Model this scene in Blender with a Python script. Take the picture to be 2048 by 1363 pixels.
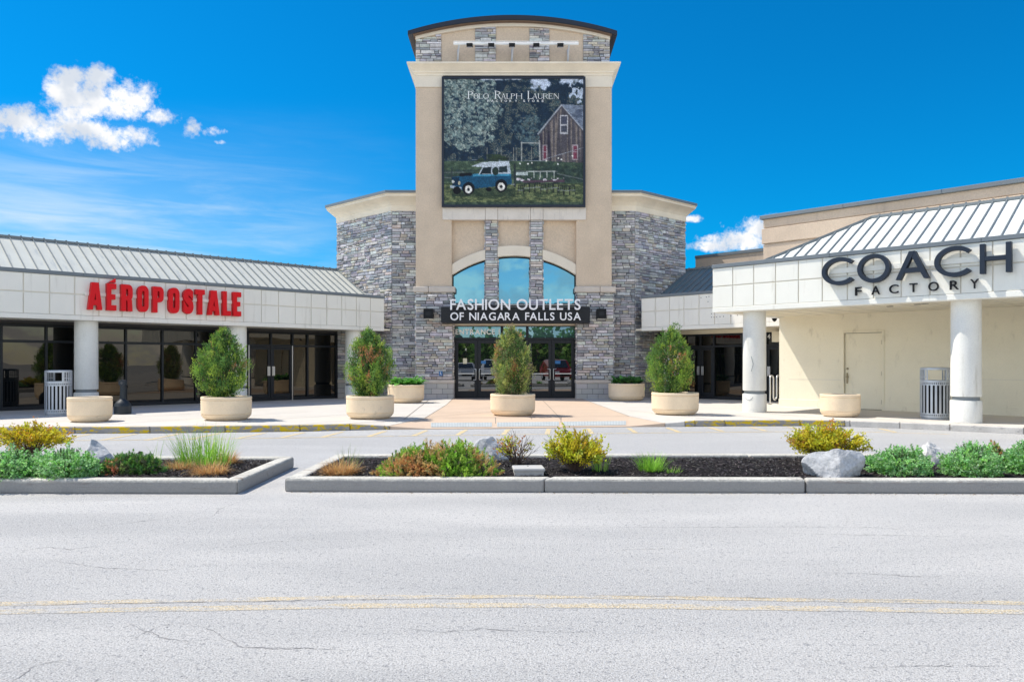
import bpy, bmesh, math, random
import numpy as np
from mathutils import Vector, Matrix, Quaternion
for _o in list(bpy.data.objects): bpy.data.objects.remove(_o)
SC = bpy.context.scene
COL = SC.collection
R = math.radians

# ------------------------------------------------------------------ camera
F, CX, HY, EYE = 1500.0, 1024.0, 725.0, 1.45      # focal length and horizon in units of the 2048 px photograph
cam_d = bpy.data.cameras.new('camera'); cam = bpy.data.objects.new('camera', cam_d); COL.objects.link(cam)
cam.location = (0, 0, EYE); cam.rotation_euler = (R(90), 0, 0)
cam_d.sensor_width = 36; cam_d.lens = F/2048*36
cam_d.shift_y = (HY-681.5)/2048
cam_d.clip_start = .1; cam_d.clip_end = 5000
SC.camera = cam
SC.view_settings.view_transform = 'Standard'; SC.view_settings.look = 'None'
SC.view_settings.gamma = 1; SC.view_settings.exposure = 1.0
# ------------------------------------------------------------------ sun
SUN = Vector((-.62, .20, 1)).normalized()
SUN_EL = math.asin(SUN.z); SUN_ROT = math.atan2(SUN.x, SUN.y)
sd = bpy.data.lights.new('sun', 'SUN'); so = bpy.data.objects.new('sun', sd); COL.objects.link(so)
sd.energy = 2.75; sd.angle = R(.5); sd.color = (1, .935, .83)
so.rotation_euler = SUN.to_track_quat('Z', 'Y').to_euler(); so.location = (-30, 20, 50)

class NT:                                            # small node-tree writer
    def __init__(s, tree): s.t = tree
    def n(s, typ, ins=None, **kw):
        nd = s.t.nodes.new(typ)
        for k, v in kw.items(): setattr(nd, k, v)
        for k, v in (ins or {}).items(): s.set(nd, k, v)
        return nd
    def set(s, nd, k, v):
        if isinstance(v, bpy.types.NodeSocket): s.t.links.new(v, nd.inputs[k])
        else: nd.inputs[k].default_value = v
    def m(s, op, a, b=0.0, c=None, clamp=False):
        nd = s.t.nodes.new('ShaderNodeMath'); nd.operation = op; nd.use_clamp = clamp
        s.set(nd, 0, a); s.set(nd, 1, b)
        if c is not None: s.set(nd, 2, c)
        return nd.outputs[0]
    def mix(s, f, a, b, typ='MIX'):
        nd = s.t.nodes.new('ShaderNodeMix'); nd.data_type = 'RGBA'; nd.blend_type = typ
        s.set(nd, 0, f)
        for i, v in ((6, a), (7, b)): s.set(nd, i, v if isinstance(v, bpy.types.NodeSocket) else (*v[:3], 1))
        return nd.outputs[2]
    def noise(s, vec, scale, detail=4, rough=.55, dist=0.0):
        nd = s.n('ShaderNodeTexNoise', {'Scale': scale, 'Detail': detail, 'Roughness': rough, 'Distortion': dist})
        if vec is not None: s.set(nd, 'Vector', vec)
        return nd.outputs['Fac']
    def ss(s, x, a, b, lo=0.0, hi=1.0):
        nd = s.n('ShaderNodeMapRange', {'From Min': a, 'From Max': b, 'To Min': lo, 'To Max': hi}); nd.interpolation_type = 'SMOOTHSTEP'
        s.set(nd, 'Value', x); return nd.outputs[0]

# ------------------------------------------------------------------ sky
W = bpy.data.worlds.new('World'); SC.world = W; W.use_nodes = True
wt = W.node_tree; wt.nodes.clear(); w = NT(wt)
sky = w.n('ShaderNodeTexSky', sky_type='NISHITA'); sky.sun_disc = False
sky.sun_elevation = SUN_EL; sky.sun_rotation = SUN_ROT; sky.altitude = 200; sky.air_density = 1.0; sky.dust_density = .5; sky.ozone_density = 2.5
tc = w.n('ShaderNodeTexCoord'); d = tc.outputs['Generated']
sep = w.n('ShaderNodeSeparateXYZ', {0: d}); dx, dy, dz = sep.outputs
north = w.ss(dy, -.15, .3)
high = w.ss(dz, .30, .75)
south_c = w.mix(high, w.n('ShaderNodeVectorMath', {0: sky.outputs[0], 1: (1.05, 1.05, 1.0)}, operation='MULTIPLY').outputs[0], w.n('ShaderNodeVectorMath', {0: sky.outputs[0], 1: (.30, .42, .56)}, operation='MULTIPLY').outputs[0])
deep = w.mix(north, south_c, w.n('ShaderNodeVectorMath', {0: sky.outputs[0], 1: (.004, .315, .51)}, operation='MULTIPLY').outputs[0])
# cumulus over the northern horizon, placed by compass bearing and height
ady = w.m('MAXIMUM', dy, .02); uu = w.m('DIVIDE', dx, ady); vv = w.m('DIVIDE', dz, ady)
front = w.m('GREATER_THAN', dy, .05)
n1 = w.noise(d, 26, 7, .62, .15); n2 = w.noise(d, 90, 5, .62)
n3 = w.noise(d, 240, 4, .6)
pert = w.m('ADD', w.m('MULTIPLY', w.m('SUBTRACT', n3, .5), .9), w.m('ADD', w.m('MULTIPLY', w.m('SUBTRACT', n1, .5), 2.5), w.m('MULTIPLY', w.m('SUBTRACT', n2, .5), 2.3)))
BLOBS = [(132,170,46,46),(200,158,36,32),(175,196,84,40),(250,200,74,48),(318,232,40,16),(150,225,40,18),
         (25,242,78,34),(110,255,90,34),(235,275,78,28),(180,262,60,24),(380,258,27,24,.5),(430,264,30,15,.42),(440,284,16,8,.25),(215,208,150,62,.30),(110,250,130,52,.32),(330,238,50,24,.35),(1500,476,110,38,.3),
         (1480,482,80,22),(1545,462,60,34),(1430,492,60,12),(1386,438,22,9),(-60,240,60,40),(2150,330,60,30)]
acc = None; low = None
for bx, by, bw, bh, *pk in BLOBS:
    bu, bv, su, sv = (bx-CX)/F, (HY-by)/F, bw/F, bh/F
    ex = w.m('DIVIDE', w.m('SUBTRACT', uu, bu), su); ey = w.m('DIVIDE', w.m('SUBTRACT', vv, bv), sv)
    r2 = w.m('ADD', w.m('MULTIPLY', ex, ex), w.m('MULTIPLY', ey, ey))
    f = w.m('SUBTRACT', pk[0] if pk else 1.0, r2)
    acc = f if acc is None else w.m('MAXIMUM', acc, f)
acc = w.m('MAXIMUM', acc, -3.0)
cum = w.ss(w.m('ADD', acc, pert), -.2, 1.1)
cum = w.m('MULTIPLY', cum, front)
# thin high cloud, thicker toward the west and low down
st = w.n('ShaderNodeMapping', {'Vector': d, 'Scale': (2.2, 2.2, 17)}); st.inputs['Rotation'].default_value = (0, R(9), 0)
ci = w.noise(st.outputs[0], 2.2, 6, .6, .4)
west = w.ss(uu, -.02, -.62); lowb = w.ss(vv, .36, .14)
cir = w.m('MULTIPLY', w.m('MULTIPLY', w.m('ADD', w.m('MULTIPLY', w.ss(ci, .36, .72), .7), .34), west), lowb, clamp=True)
cir = w.m('MULTIPLY', w.m('MULTIPLY', cir, .9), front)
# low cloud in the unseen southern sky, brightened as fill for the facades
bk = w.noise(w.n('ShaderNodeMapping', {'Vector': d, 'Scale': (1, 1, 2.2), 'Location': (1.3, 4.7, .4)}).outputs[0], 4.6, 7, .6, .25)
bk = w.m('ADD', w.m('MULTIPLY', bk, .55), w.m('MULTIPLY', w.noise(w.n('ShaderNodeMapping', {'Vector': d, 'Scale': (1, 1, 1.8), 'Location': (.2, .9, .1)}).outputs[0], 24, 6, .6), .45))
back = w.m('MULTIPLY', w.m('MULTIPLY', w.ss(bk, .455, .56), w.ss(dy, .08, -.25)), w.ss(dz, .72, .38))
shade = w.ss(w.noise(d, 19, 4, .5), .40, .58)
ccol = w.mix(shade, (2.45, 2.65, 2.95), (3.75, 3.72, 3.7)); bcol = w.mix(shade, (4.4, 4.5, 4.7), (6.6, 6.3, 5.9))
col = w.mix(cir, deep, (2.5, 3.0, 3.3))
col = w.mix(cum, col, ccol)
col = w.mix(back, col, bcol)
bg = w.n('ShaderNodeBackground', {'Color': col, 'Strength': .145})
wo = w.n('ShaderNodeOutputWorld'); wt.links.new(bg.outputs[0], wo.inputs[0])

# ------------------------------------------------------------------ materials
MATS = {}
def mat(name, col, rough=.8, spec=.3, metal=0.0, var=.0, vs=3.0, fine=.0, fs=60.0, bump=.0, bs=80.0, stain=None, ss=(1, 1, 1), sscale=2.0, sth=(.5, .75), attr=False, trans=0.0, coat=0.0):
    if name in MATS: return MATS[name]
    m = bpy.data.materials.new(name); m.use_nodes = True; MATS[name] = m
    t = NT(m.node_tree); m.node_tree.nodes.clear()
    p = t.n('ShaderNodeBsdfPrincipled', {'Roughness': rough, 'Specular IOR Level': spec, 'Metallic': metal, 'Coat Weight': coat})
    o = t.n('ShaderNodeOutputMaterial'); m.node_tree.links.new(p.outputs[0], o.inputs[0])
    co = t.n('ShaderNodeTexCoord').outputs['Object']
    if attr:
        c = t.n('ShaderNodeAttribute', attribute_name='Col').outputs['Color']
    else:
        c = t.n('ShaderNodeRGB').outputs[0]; c.default_value = (*col, 1)
    if var:
        k = t.noise(co, vs, 5, .6)
        v = t.n('ShaderNodeMapRange', {'From Min': .3, 'From Max': .7, 'To Min': 1-var, 'To Max': 1+var, 'Value': k}).outputs[0]
        c = t.n('ShaderNodeVectorMath', {0: c, 'Scale': v}, operation='SCALE').outputs[0]
    if fine:
        k = t.noise(co, fs, 2, .7)
        v = t.n('ShaderNodeMapRange', {'From Min': .3, 'From Max': .7, 'To Min': 1-fine, 'To Max': 1+fine, 'Value': k}).outputs[0]
        c = t.n('ShaderNodeVectorMath', {0: c, 'Scale': v}, operation='SCALE').outputs[0]
    if stain is not None:
        mp = t.n('ShaderNodeMapping', {'Vector': co, 'Scale': ss}).outputs[0]
        k = t.ss(t.noise(mp, sscale, 6, .65), sth[0], sth[1])
        c = t.mix(k, c, stain)
    m.node_tree.links.new(c, p.inputs['Base Color'])
    if bump:
        k = t.noise(co, bs, 3, .6)
        b = t.n('ShaderNodeBump', {'Strength': bump, 'Distance': .02, 'Height': k}).outputs[0]
        m.node_tree.links.new(b, p.inputs['Normal'])
    if trans:
        tr = t.n('ShaderNodeBsdfTranslucent', {'Color': c})
        mx = t.n('ShaderNodeMixShader', {0: trans, 1: p.outputs[0], 2: tr.outputs[0]})
        m.node_tree.links.new(mx.outputs[0], o.inputs[0])
    return m
def glass_mat(name, base, refl, rough=.0, wob=.0, tint=(1, 1, 1)):
    m = bpy.data.materials.new(name); m.use_nodes = True; MATS[name] = m
    t = NT(m.node_tree); m.node_tree.nodes.clear()
    dif = t.n('ShaderNodeBsdfDiffuse', {'Color': (*base, 1)})
    gl = t.n('ShaderNodeBsdfGlossy', {'Color': (*tint, 1), 'Roughness': rough})
    lw = t.n('ShaderNodeFresnel', {'IOR': 1.5})
    f = t.m('ADD', lw.outputs[0], refl, clamp=True)
    mx = t.n('ShaderNodeMixShader', {0: f, 1: dif.outputs[0], 2: gl.outputs[0]})
    if wob:
        co = t.n('ShaderNodeTexCoord').outputs['Object']
        b = t.n('ShaderNodeBump', {'Strength': wob, 'Distance': .05, 'Height': t.noise(co, .8, 1, .4)}).outputs[0]
        m.node_tree.links.new(b, gl.inputs['Normal'])
    o = t.n('ShaderNodeOutputMaterial'); m.node_tree.links.new(mx.outputs[0], o.inputs[0])
    return m

M_stucco = mat('tan_stucco', (.635, .51, .385), .9, .15, var=.08, vs=1.2, fine=.10, fs=22, bump=.35, bs=45)
M_stucco_dark = mat('taupe_stucco', (.58, .465, .36), .9, .15, var=.07, vs=1.0, fine=.08, fs=25, bump=.3, bs=45, stain=(.36, .29, .235), ss=(1, 1, .25), sscale=1.6, sth=(.55, .8))
M_cream = mat('cream_trim', (.76, .68, .56), .85, .2, var=.05, vs=1.5, fine=.05, fs=40, bump=.15, bs=60)
M_cornice = mat('stained_cornice', (.82, .725, .58), .85, .2, var=.08, vs=1.5, fine=.05, fs=40, bump=.15, bs=60, stain=(.48, .36, .23), ss=(7, 7, .5), sscale=2.0, sth=(.64, .82))
M_beam = mat('cast_beam', (.70, .64, .57), .85, .2, var=.07, vs=2, fine=.05, fs=50, stain=(.42, .39, .37), ss=(6, 6, .6), sscale=1.6, sth=(.55, .75))
M_stone = mat('ledge_stone', (.3, .3, .3), .8, .3, attr=True, var=.22, vs=7, fine=.16, fs=45, bump=.8, bs=30)
M_mortar = mat('stone_backing', (.11, .11, .115), .95, .1)
M_block = mat('ground_block', (.47, .445, .42), .9, .2, attr=True, fine=.13, fs=55, bump=.3, bs=70)
M_cap = mat('cast_stone_cap', (.60, .53, .46), .85, .2, var=.08, vs=3, fine=.06, fs=50, bump=.2)
M_white = mat('white_fascia_stucco', (.83, .80, .725), .9, .2, var=.035, vs=.9, fine=.03, fs=60, bump=.25, bs=70, stain=(.60, .565, .49), ss=(4, 4, .4), sscale=1.3, sth=(.54, .80))
M_cwhite = mat('painted_cream_stucco', (.84, .82, .74), .9, .2, var=.035, vs=.8, fine=.03, fs=60, bump=.3, bs=55, stain=(.62, .575, .48), ss=(4, 4, .4), sscale=1.2, sth=(.55, .82))
M_groove = mat('fascia_groove', (.76, .715, .62), .9, .1)
M_soffit = mat('soffit_panel', (.84, .77, .61), .85, .2, var=.05, vs=1.2)
M_column = mat('column_stucco', (.78, .765, .71), .9, .2, var=.05, vs=1.5, fine=.06, fs=45, bump=.4, bs=45, stain=(.56, .53, .46), ss=(3, 3, .45), sscale=1.7, sth=(.54, .8))
M_collar = mat('column_joint', (.22, .245, .26), .7, .3)
M_roofL = mat('pale_metal_roof', (.56, .56, .505), .5, .4, var=.05, vs=1.5, stain=(.43, .445, .43), ss=(2.5, .35, .35), sscale=2.2, sth=(.55, .72))
M_roofR = mat('chalky_metal_roof', (.80, .81, .76), .5, .4, var=.04, vs=1.5, stain=(.52, .55, .53), ss=(2.5, .35, .35), sscale=2.4, sth=(.56, .72))
M_roofD = mat('shaded_metal_roof', (.13, .19, .215), .45, .5, var=.08, vs=1.5)  # the tower's shadow on this roof is put into its colour
M_seam = mat('roof_seam', (.20, .225, .235), .55, .4)
M_coping = mat('dark_metal_coping', (.16, .185, .205), .5, .4, var=.06, vs=1.0)
M_navy = mat('navy_metal_fascia', (.018, .026, .042), .45, .3)
M_frame = mat('dark_bronze_frame', (.012, .015, .020), .45, .3)
M_glass = glass_mat('dark_storefront_glass', (.003, .004, .005), .014, .004, .09, (1, .92, .80))
M_doorglass = glass_mat('entrance_door_glass', (.010, .012, .012), .13, .004, .02)
M_skyglass = glass_mat('sky_tinted_glass', (.02, .06, .09), .60, .004, .03, (.17, .43, .57))  # blue of the mirrored sky put into the glass tint
M_transom = glass_mat('transom_glass', (.06, .10, .12), .30, .004, .02, (.30, .54, .66))
M_steel = mat('brushed_steel', (.62, .63, .65), .3, .5, metal=.9)
M_silver = mat('silver_paint', (.50, .535, .58), .38, .5, metal=.35, var=.05, vs=4)
M_black = mat('black_metal', (.010, .011, .013), .5, .2)
M_bin = mat('black_polymer', (.018, .026, .034), .5, .4)
M_signbox = mat('sign_charcoal', (.022, .024, .028), .5, .2)
M_letwhite = mat('letter_white', (.85, .85, .87), .4, .4)
M_letred = mat('letter_red', (.70, .006, .012), .42, .18)
M_letnavy = mat('letter_navy', (.02, .03, .048), .5, .2)
M_letdecal = mat('vinyl_white', (.86, .86, .84), .6, .3)
M_conc = mat('concrete_bowl', (.86, .69, .485), .85, .2, var=.07, vs=2.2, fine=.07, fs=60, bump=.2, bs=90, stain=(.40, .33, .26), ss=(1, 1, .6), sscale=3.0, sth=(.66, .8))
M_soil = mat('dark_soil', (.018, .014, .012), .95, .1, var=.4, vs=20, bump=1.0, bs=60)
M_leaf = mat('leaf', (.1, .2, .05), .55, .3, attr=True, trans=.4)
M_needle = mat('needle', (.1, .2, .05), .6, .25, attr=True, trans=.28)
M_twig = mat('twig', (.11, .075, .06), .9, .1)
M_bark = mat('bark', (.09, .065, .05), .9, .1, var=.2, vs=12)
M_rock = mat('limestone', (.50, .50, .50), .9, .2, var=.16, vs=3.5, fine=.14, fs=28, bump=.9, bs=16, stain=(.27, .275, .29), ss=(1, 1, 1), sscale=4, sth=(.55, .72))
M_kerb = mat('kerb_concrete', (.56, .53, .465), .9, .2, var=.16, vs=3.2, fine=.22, fs=38, bump=.5, bs=55, stain=(.26, .165, .11), ss=(.8, 4, 9), sscale=2.6, sth=(.60, .68))
def face_shade(m, c, z0, z1, amt):                        # shade of the kerb face put into the colour, uneven like splashed dirt
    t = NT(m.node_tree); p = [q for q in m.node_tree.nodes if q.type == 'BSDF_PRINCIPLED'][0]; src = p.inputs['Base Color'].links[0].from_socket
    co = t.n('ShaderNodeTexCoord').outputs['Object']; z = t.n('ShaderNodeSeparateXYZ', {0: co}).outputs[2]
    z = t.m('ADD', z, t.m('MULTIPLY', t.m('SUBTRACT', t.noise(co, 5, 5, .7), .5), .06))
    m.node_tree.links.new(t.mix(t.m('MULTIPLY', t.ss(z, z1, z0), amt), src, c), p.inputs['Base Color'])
face_shade(M_kerb, (.27, .265, .26), .115, .15, .85)
M_yellowkerb = mat('chipped_yellow_kerb', (.30, .285, .27), .9, .2, var=.15, vs=3, fine=.1, fs=50, bump=.3, bs=60, stain=(.62, .43, .02), ss=(1.6, 3, 4.5), sscale=3.3, sth=(.50, .56))
M_barekerb = mat('worn_kerb', (.55, .52, .48), .9, .2, var=.14, vs=3, fine=.1, fs=50, bump=.5, bs=40, stain=(.36, .34, .32), ss=(.7, 2, 3), sscale=2.5, sth=(.58, .68))
M_walk = mat('sidewalk_concrete', (.60, .56, .505), .9, .2, var=.05, vs=.9, fine=.06, fs=70, bump=.12, bs=90, stain=(.52, .475, .42), ss=(1, 1, 1), sscale=1.1, sth=(.6, .8))
M_pink = mat('salmon_concrete', (.585, .45, .34), .9, .2, var=.05, vs=.9, fine=.06, fs=70, bump=.12, bs=90)
M_joint = mat('pavement_joint', (.25, .22, .19), .95, .1)
M_tact = mat('tactile_plate', (.46, .49, .49), .7, .3, var=.08, vs=4)
M_paint = mat('faded_yellow_paint', (.64, .50, .27), .85, .2, fine=.2, fs=90, stain=(.42, .405, .39), ss=(1, 1, 1), sscale=9, sth=(.5, .62))
M_crack = mat('asphalt_crack', (.30, .29, .285), .95, .05)
M_mulch = mat('bark_mulch', (.022, .019, .02), .95, .1, var=.3, vs=6, fine=.6, fs=45, bump=1, bs=50)
M_chip = mat('mulch_chip', (.03, .026, .026), .9, .1, attr=True)
M_sticker = mat('pale_sticker', (.7, .66, .5), .6, .3)
M_bluesign = mat('blue_plate', (.03, .16, .4), .5, .4)
def asphalt(name, c1, c2, big, paint=None, worn=(.4, .6)):
    m = bpy.data.materials.new(name); m.use_nodes = True
    t = NT(m.node_tree); p = m.node_tree.nodes['Principled BSDF']
    co = t.n('ShaderNodeTexCoord').outputs['Object']
    mp = t.n('ShaderNodeMapping', {'Vector': co, 'Scale': (.28, 1, 1)}).outputs[0]
    c = t.mix(t.ss(t.noise(mp, big, 6, .62, .3), .32, .7), c1, c2)
    if paint:
        mw = t.n('ShaderNodeMapping', {'Vector': co, 'Scale': (.35, 1, 1)}).outputs[0]
        f_ = t.m('MULTIPLY', t.ss(t.noise(mw, 9, 5, .7), *worn), t.ss(t.noise(co, 60, 3, .7), .36, .56)); c = t.mix(t.m('MULTIPLY', f_, .85), c, paint)
    k = t.noise(co, 95, 2, .8)
    c = t.mix(t.m('MULTIPLY', t.ss(k, .50, .66), .65), c, (.80, .79, .77))
    c = t.mix(t.m('MULTIPLY', t.ss(k, .48, .33), .7), c, (.12, .12, .13))
    k2 = t.noise(co, 26, 3, .7)
    c = t.mix(t.m('MULTIPLY', t.ss(k2, .54, .68), .5), c, (.19, .19, .205))
    vo = t.n('ShaderNodeTexVoronoi', {'Vector': co, 'Scale': 13.0}, feature='F1')
    c = t.mix(t.m('MULTIPLY', t.ss(vo.outputs['Distance'], .11, .06), .6), c, (.10, .10, .11))
    m.node_tree.links.new(c, p.inputs['Base Color'])
    p.inputs['Roughness'].default_value = .9; p.inputs['Specular IOR Level'].default_value = .2
    h = t.m('ADD', t.m('MULTIPLY', t.noise(co, 110, 3, .8), .7), t.m('MULTIPLY', t.noise(co, 40, 2, .6), .4))
    b = t.n('ShaderNodeBump', {'Strength': .9, 'Distance': .02, 'Height': h}).outputs[0]
    m.node_tree.links.new(b, p.inputs['Normal'])
    return m
M_road = asphalt('weathered_asphalt', (.645, .615, .575), (.47, .455, .435), .6)
M_paint2 = asphalt('worn_yellow_paint', (.62, .59, .55), (.50, .485, .46), .6, (.80, .61, .32), (.36, .56))
M_lane = asphalt('service_lane_asphalt', (.52, .51, .495), (.44, .43, .42), .5)

# ------------------------------------------------------------------ helpers
class MB:
    def __init__(s): s.v = []; s.f = []; s.c = []; s.mi = []
    def add(s, vs, fs, col=(1, 1, 1), mi=0):
        o = len(s.v); s.v += [tuple(v) for v in vs]; s.c += [col]*len(vs)
        for f in fs: s.f.append([i+o for i in f]); s.mi.append(mi)
    def box(s, x0, x1, y0, y1, z0, z1, col=(1, 1, 1), mi=0):
        s.add([(x0,y0,z0),(x1,y0,z0),(x1,y1,z0),(x0,y1,z0),(x0,y0,z1),(x1,y0,z1),(x1,y1,z1),(x0,y1,z1)],
              [(3,2,1,0),(4,5,6,7),(0,1,5,4),(1,2,6,5),(2,3,7,6),(3,0,4,7)], col, mi)
        return s
    def obox(s, o, a, b, c, col=(1, 1, 1), mi=0):        # corner o, edge vectors a, b, c
        o, a, b, c = map(Vector, (o, a, b, c))
        if a.cross(b).dot(c) < 0: a, b = b, a
        P = [o, o+a, o+a+b, o+b]; P += [p+c for p in P]
        s.add(P, [(3,2,1,0),(4,5,6,7),(0,1,5,4),(1,2,6,5),(2,3,7,6),(3,0,4,7)], col, mi); return s
    def bar(s, p, q, w, h=None, up=(0, 0, 1), col=(1, 1, 1)):
        p, q = Vector(p), Vector(q); h = h or w; d = q-p; u = Vector(up)
        r = d.cross(u)
        if r.length < 1e-5: r = d.cross(Vector((1, 0, 0)))
        r.normalize(); u = r.cross(d).normalized()
        return s.obox(p-r*w/2-u*h/2, r*w, u*h, d, col)
    def lathe(s, prof, c=(0, 0, 0), n=32, cap0=True, cap1=True, col=(1, 1, 1)):
        vs = []; fs = []
        for r, z in prof:
            for i in range(n):
                a = 2*math.pi*i/n; vs.append((c[0]+r*math.cos(a), c[1]+r*math.sin(a), c[2]+z))
        for j in range(len(prof)-1):
            for i in range(n):
                k = (i+1) % n; fs.append((j*n+i, j*n+k, (j+1)*n+k, (j+1)*n+i))
        if cap0: fs.append(tuple(reversed(range(n))))
        if cap1: fs.append(tuple(range((len(prof)-1)*n, len(prof)*n)))
        s.add(vs, fs, col); return s
    def tube(s, pts, r, n=8, col=(1, 1, 1), r1=None):
        pts = [Vector(p) for p in pts]; vs = []; fs = []; L = len(pts)
        up = None
        for i, p in enumerate(pts):
            d = (pts[min(i+1, L-1)]-pts[max(i-1, 0)]).normalized()
            if up is None: up = d.orthogonal().normalized()
            up = (up-d*up.dot(d)); up = up.normalized() if up.length > 1e-6 else d.orthogonal().normalized()
            sd_ = d.cross(up); rr = r if r1 is None else r+(r1-r)*i/max(1, L-1)
            for k in range(n):
                a = 2*math.pi*k/n; vs.append(p+(up*math.cos(a)+sd_*math.sin(a))*rr)
        for i in range(L-1):
            for k in range(n):
                q = (k+1) % n; fs.append((i*n+k, i*n+q, (i+1)*n+q, (i+1)*n+k))
        fs.append(tuple(reversed(range(n)))); fs.append(tuple(range((L-1)*n, L*n)))
        s.add(vs, fs, col); return s
    def prism(s, poly, a, b, plane='xz', col=(1, 1, 1)):  # polygon (counter-clockwise from the front) extruded from depth a to b
        n = len(poly)
        if plane == 'xz': P = [(x, a, z) for x, z in poly]+[(x, b, z) for x, z in poly]; flip = False
        else: P = [(x, y, a) for x, y in poly]+[(x, y, b) for x, y in poly]; flip = True
        fs = [tuple(range(n)), tuple(reversed(range(n, 2*n)))]+[(i, n+i, n+(i+1) % n, (i+1) % n) for i in range(n)]
        if flip: fs = [tuple(reversed(f)) for f in fs]
        s.add(P, fs, col); return s
    def sweep(s, path, prof, closed=False):               # horizontal path (outer side on its right), profile of (out, z)
        P = [Vector(p) for p in path]; n = len(P); N = []
        for i in range(n):
            ds = []
            if i > 0: ds.append((P[i]-P[i-1]).normalized())
            if i < n-1: ds.append((P[i+1]-P[i]).normalized())
            ns = [Vector((q.y, -q.x)) for q in ds]
            m_ = sum(ns, Vector((0, 0))); m_.normalize(); N.append(m_/max(.3, m_.dot(ns[0])))
        vs = [(*(P[i]+N[i]*o), z) for o, z in prof for i in range(n)]
        fs = [(j*n+i, j*n+i+1, (j+1)*n+i+1, (j+1)*n+i) for j in range(len(prof)-1) for i in range(n-1)]
        s.add(vs, fs); return s
    def build(s, name, m, parent=None, smooth=None, bevel=0, loc=None, w=False):
        V = s.v
        if w:                                            # vertices were given in world coordinates
            q = parent
            while q.parent: q = q.parent
            V = [(x-q.location.x, y-q.location.y, z-q.location.z) for x, y, z in V]
        me = bpy.data.meshes.new(name); me.from_pydata(V, [], s.f)
        ms = m if isinstance(m, (list, tuple)) else [m]
        for x in ms: me.materials.append(x)
        if len(ms) > 1: me.polygons.foreach_set('material_index', s.mi)
        ca = me.color_attributes.new('Col', 'FLOAT_COLOR', 'POINT')
        ca.data.foreach_set('color', np.array([(*c[:3], 1) for c in s.c], dtype=np.float32).ravel())
        if smooth is not None:
            me.shade_smooth(); me.set_sharp_from_angle(angle=R(smooth))
        me.update()
        o = bpy.data.objects.new(name, me); COL.objects.link(o)
        if parent is not None: o.parent = parent
        if loc is not None: o.location = loc
        if bevel:
            b = o.modifiers.new('bevel', 'BEVEL'); b.width = bevel; b.segments = 2; b.limit_method = 'ANGLE'
        return o
def tag(o, label=None, cat=None, group=None, kind=None):
    for k, v in (('label', label), ('category', cat), ('group', group), ('kind', kind)):
        if v: o[k] = v
    return o
def thing(name, label, cat, loc=(0, 0, 0), rz=0.0, group=None):
    o = bpy.data.objects.new(name, None); COL.objects.link(o); o.location = loc; o.rotation_euler = (0, 0, rz)
    o.empty_display_size = .3
    return tag(o, label, cat, group)
def structure(o): o['kind'] = 'structure'; return o
def copy_tree(o, parent=None):
    c = o.copy(); COL.objects.link(c); c.parent = parent
    for ch in list(o.children): copy_tree(ch, c)
    return c
def at(px, py, Y): return ((px-CX)/F*Y, Y, EYE+(HY-py)/F*Y)          # photograph pixel + known depth -> place
def gp(px, py, z=0.0):                                               # photograph pixel on a level plane -> place
    Y = F*(EYE-z)/(py-HY); return ((px-CX)/F*Y, Y)
SW = .13                                                            # sidewalk level
rnd = random.Random(7)
def jit(c, a, r=rnd):
    k = 1+r.uniform(-a, a); return tuple(max(0, x*k*(1+r.uniform(-a, a)*.35)) for x in c)

STONES = [(.445,.44,.455)]*6+[(.55,.54,.545)]*6+[(.36,.36,.38)]*4+[(.63,.61,.585)]*4+[(.59,.53,.46)]*3+[(.52,.465,.40)]*2+[(.70,.685,.66)]*2+[(.28,.285,.305)]*2
def ledge(mb, p0, p1, z0, z1, seed=1, top=None, rh=(.075, .135), out=.0):
    """courses of split ledge stones on the vertical face from p0 to p1 (outer side on the right of that direction)"""
    r = random.Random(seed); p0, p1 = Vector(p0), Vector(p1); L = (p1-p0).length; u = (p1-p0)/L; nn = Vector((u.y, -u.x))
    def P(s, o, z): q = p0+u*s+nn*(o+out); return (q.x, q.y, z)
    def stone(s0, s1, za, zb):
        if top and zb > top((s0+s1)/2): return
        g = .006; c = jit(r.choice(STONES), .16, r); dpt = r.uniform(.018, .055)
        a, b, e = r.uniform(-.012, .012), r.uniform(-.012, .012), r.uniform(-.014, .010)
        s0 += g; s1 -= g; za += g*.7; zb -= g*.7; h = min(.012, (zb-za)*.2)
        f = [P(s0, 0, za), P(s1, 0, za), P(s1, 0, zb), P(s0, 0, zb),
             P(s0+h, dpt+a, za+h*r.uniform(.3, 1.3)), P(s1-h, dpt+b, za+h*r.uniform(.3, 1.3)), P(s1-h, dpt+b+e, zb-h*r.uniform(.3, 1.3)), P(s0+h, dpt+a+e, zb-h*r.uniform(.3, 1.3))]
        mb.add(f, [(4,5,6,7),(0,1,5,4),(1,2,6,5),(2,3,7,6),(3,0,4,7)], c)
    z = z0
    while z < z1-.03:
        h = r.uniform(*rh); h = min(h, z1-z)
        if z1-(z+h) < .04: h = z1-z
        s = 0
        while s < L-.001:
            wd = r.uniform(.13, .52)
            if L-(s+wd) < .10: wd = L-s
            if h > .10 and r.random() < .38:                   # two thin courses in place of one
                k = r.uniform(.4, .6)*h; cut = r.uniform(.3, .7)*wd
                stone(s, s+wd, z, z+k)
                if wd > .3: stone(s, s+cut, z+k, z+h); stone(s+cut, s+wd, z+k, z+h)
                else: stone(s, s+wd, z+k, z+h)
            else: stone(s, s+wd, z, z+h)
            s += wd
        z += h
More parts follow.
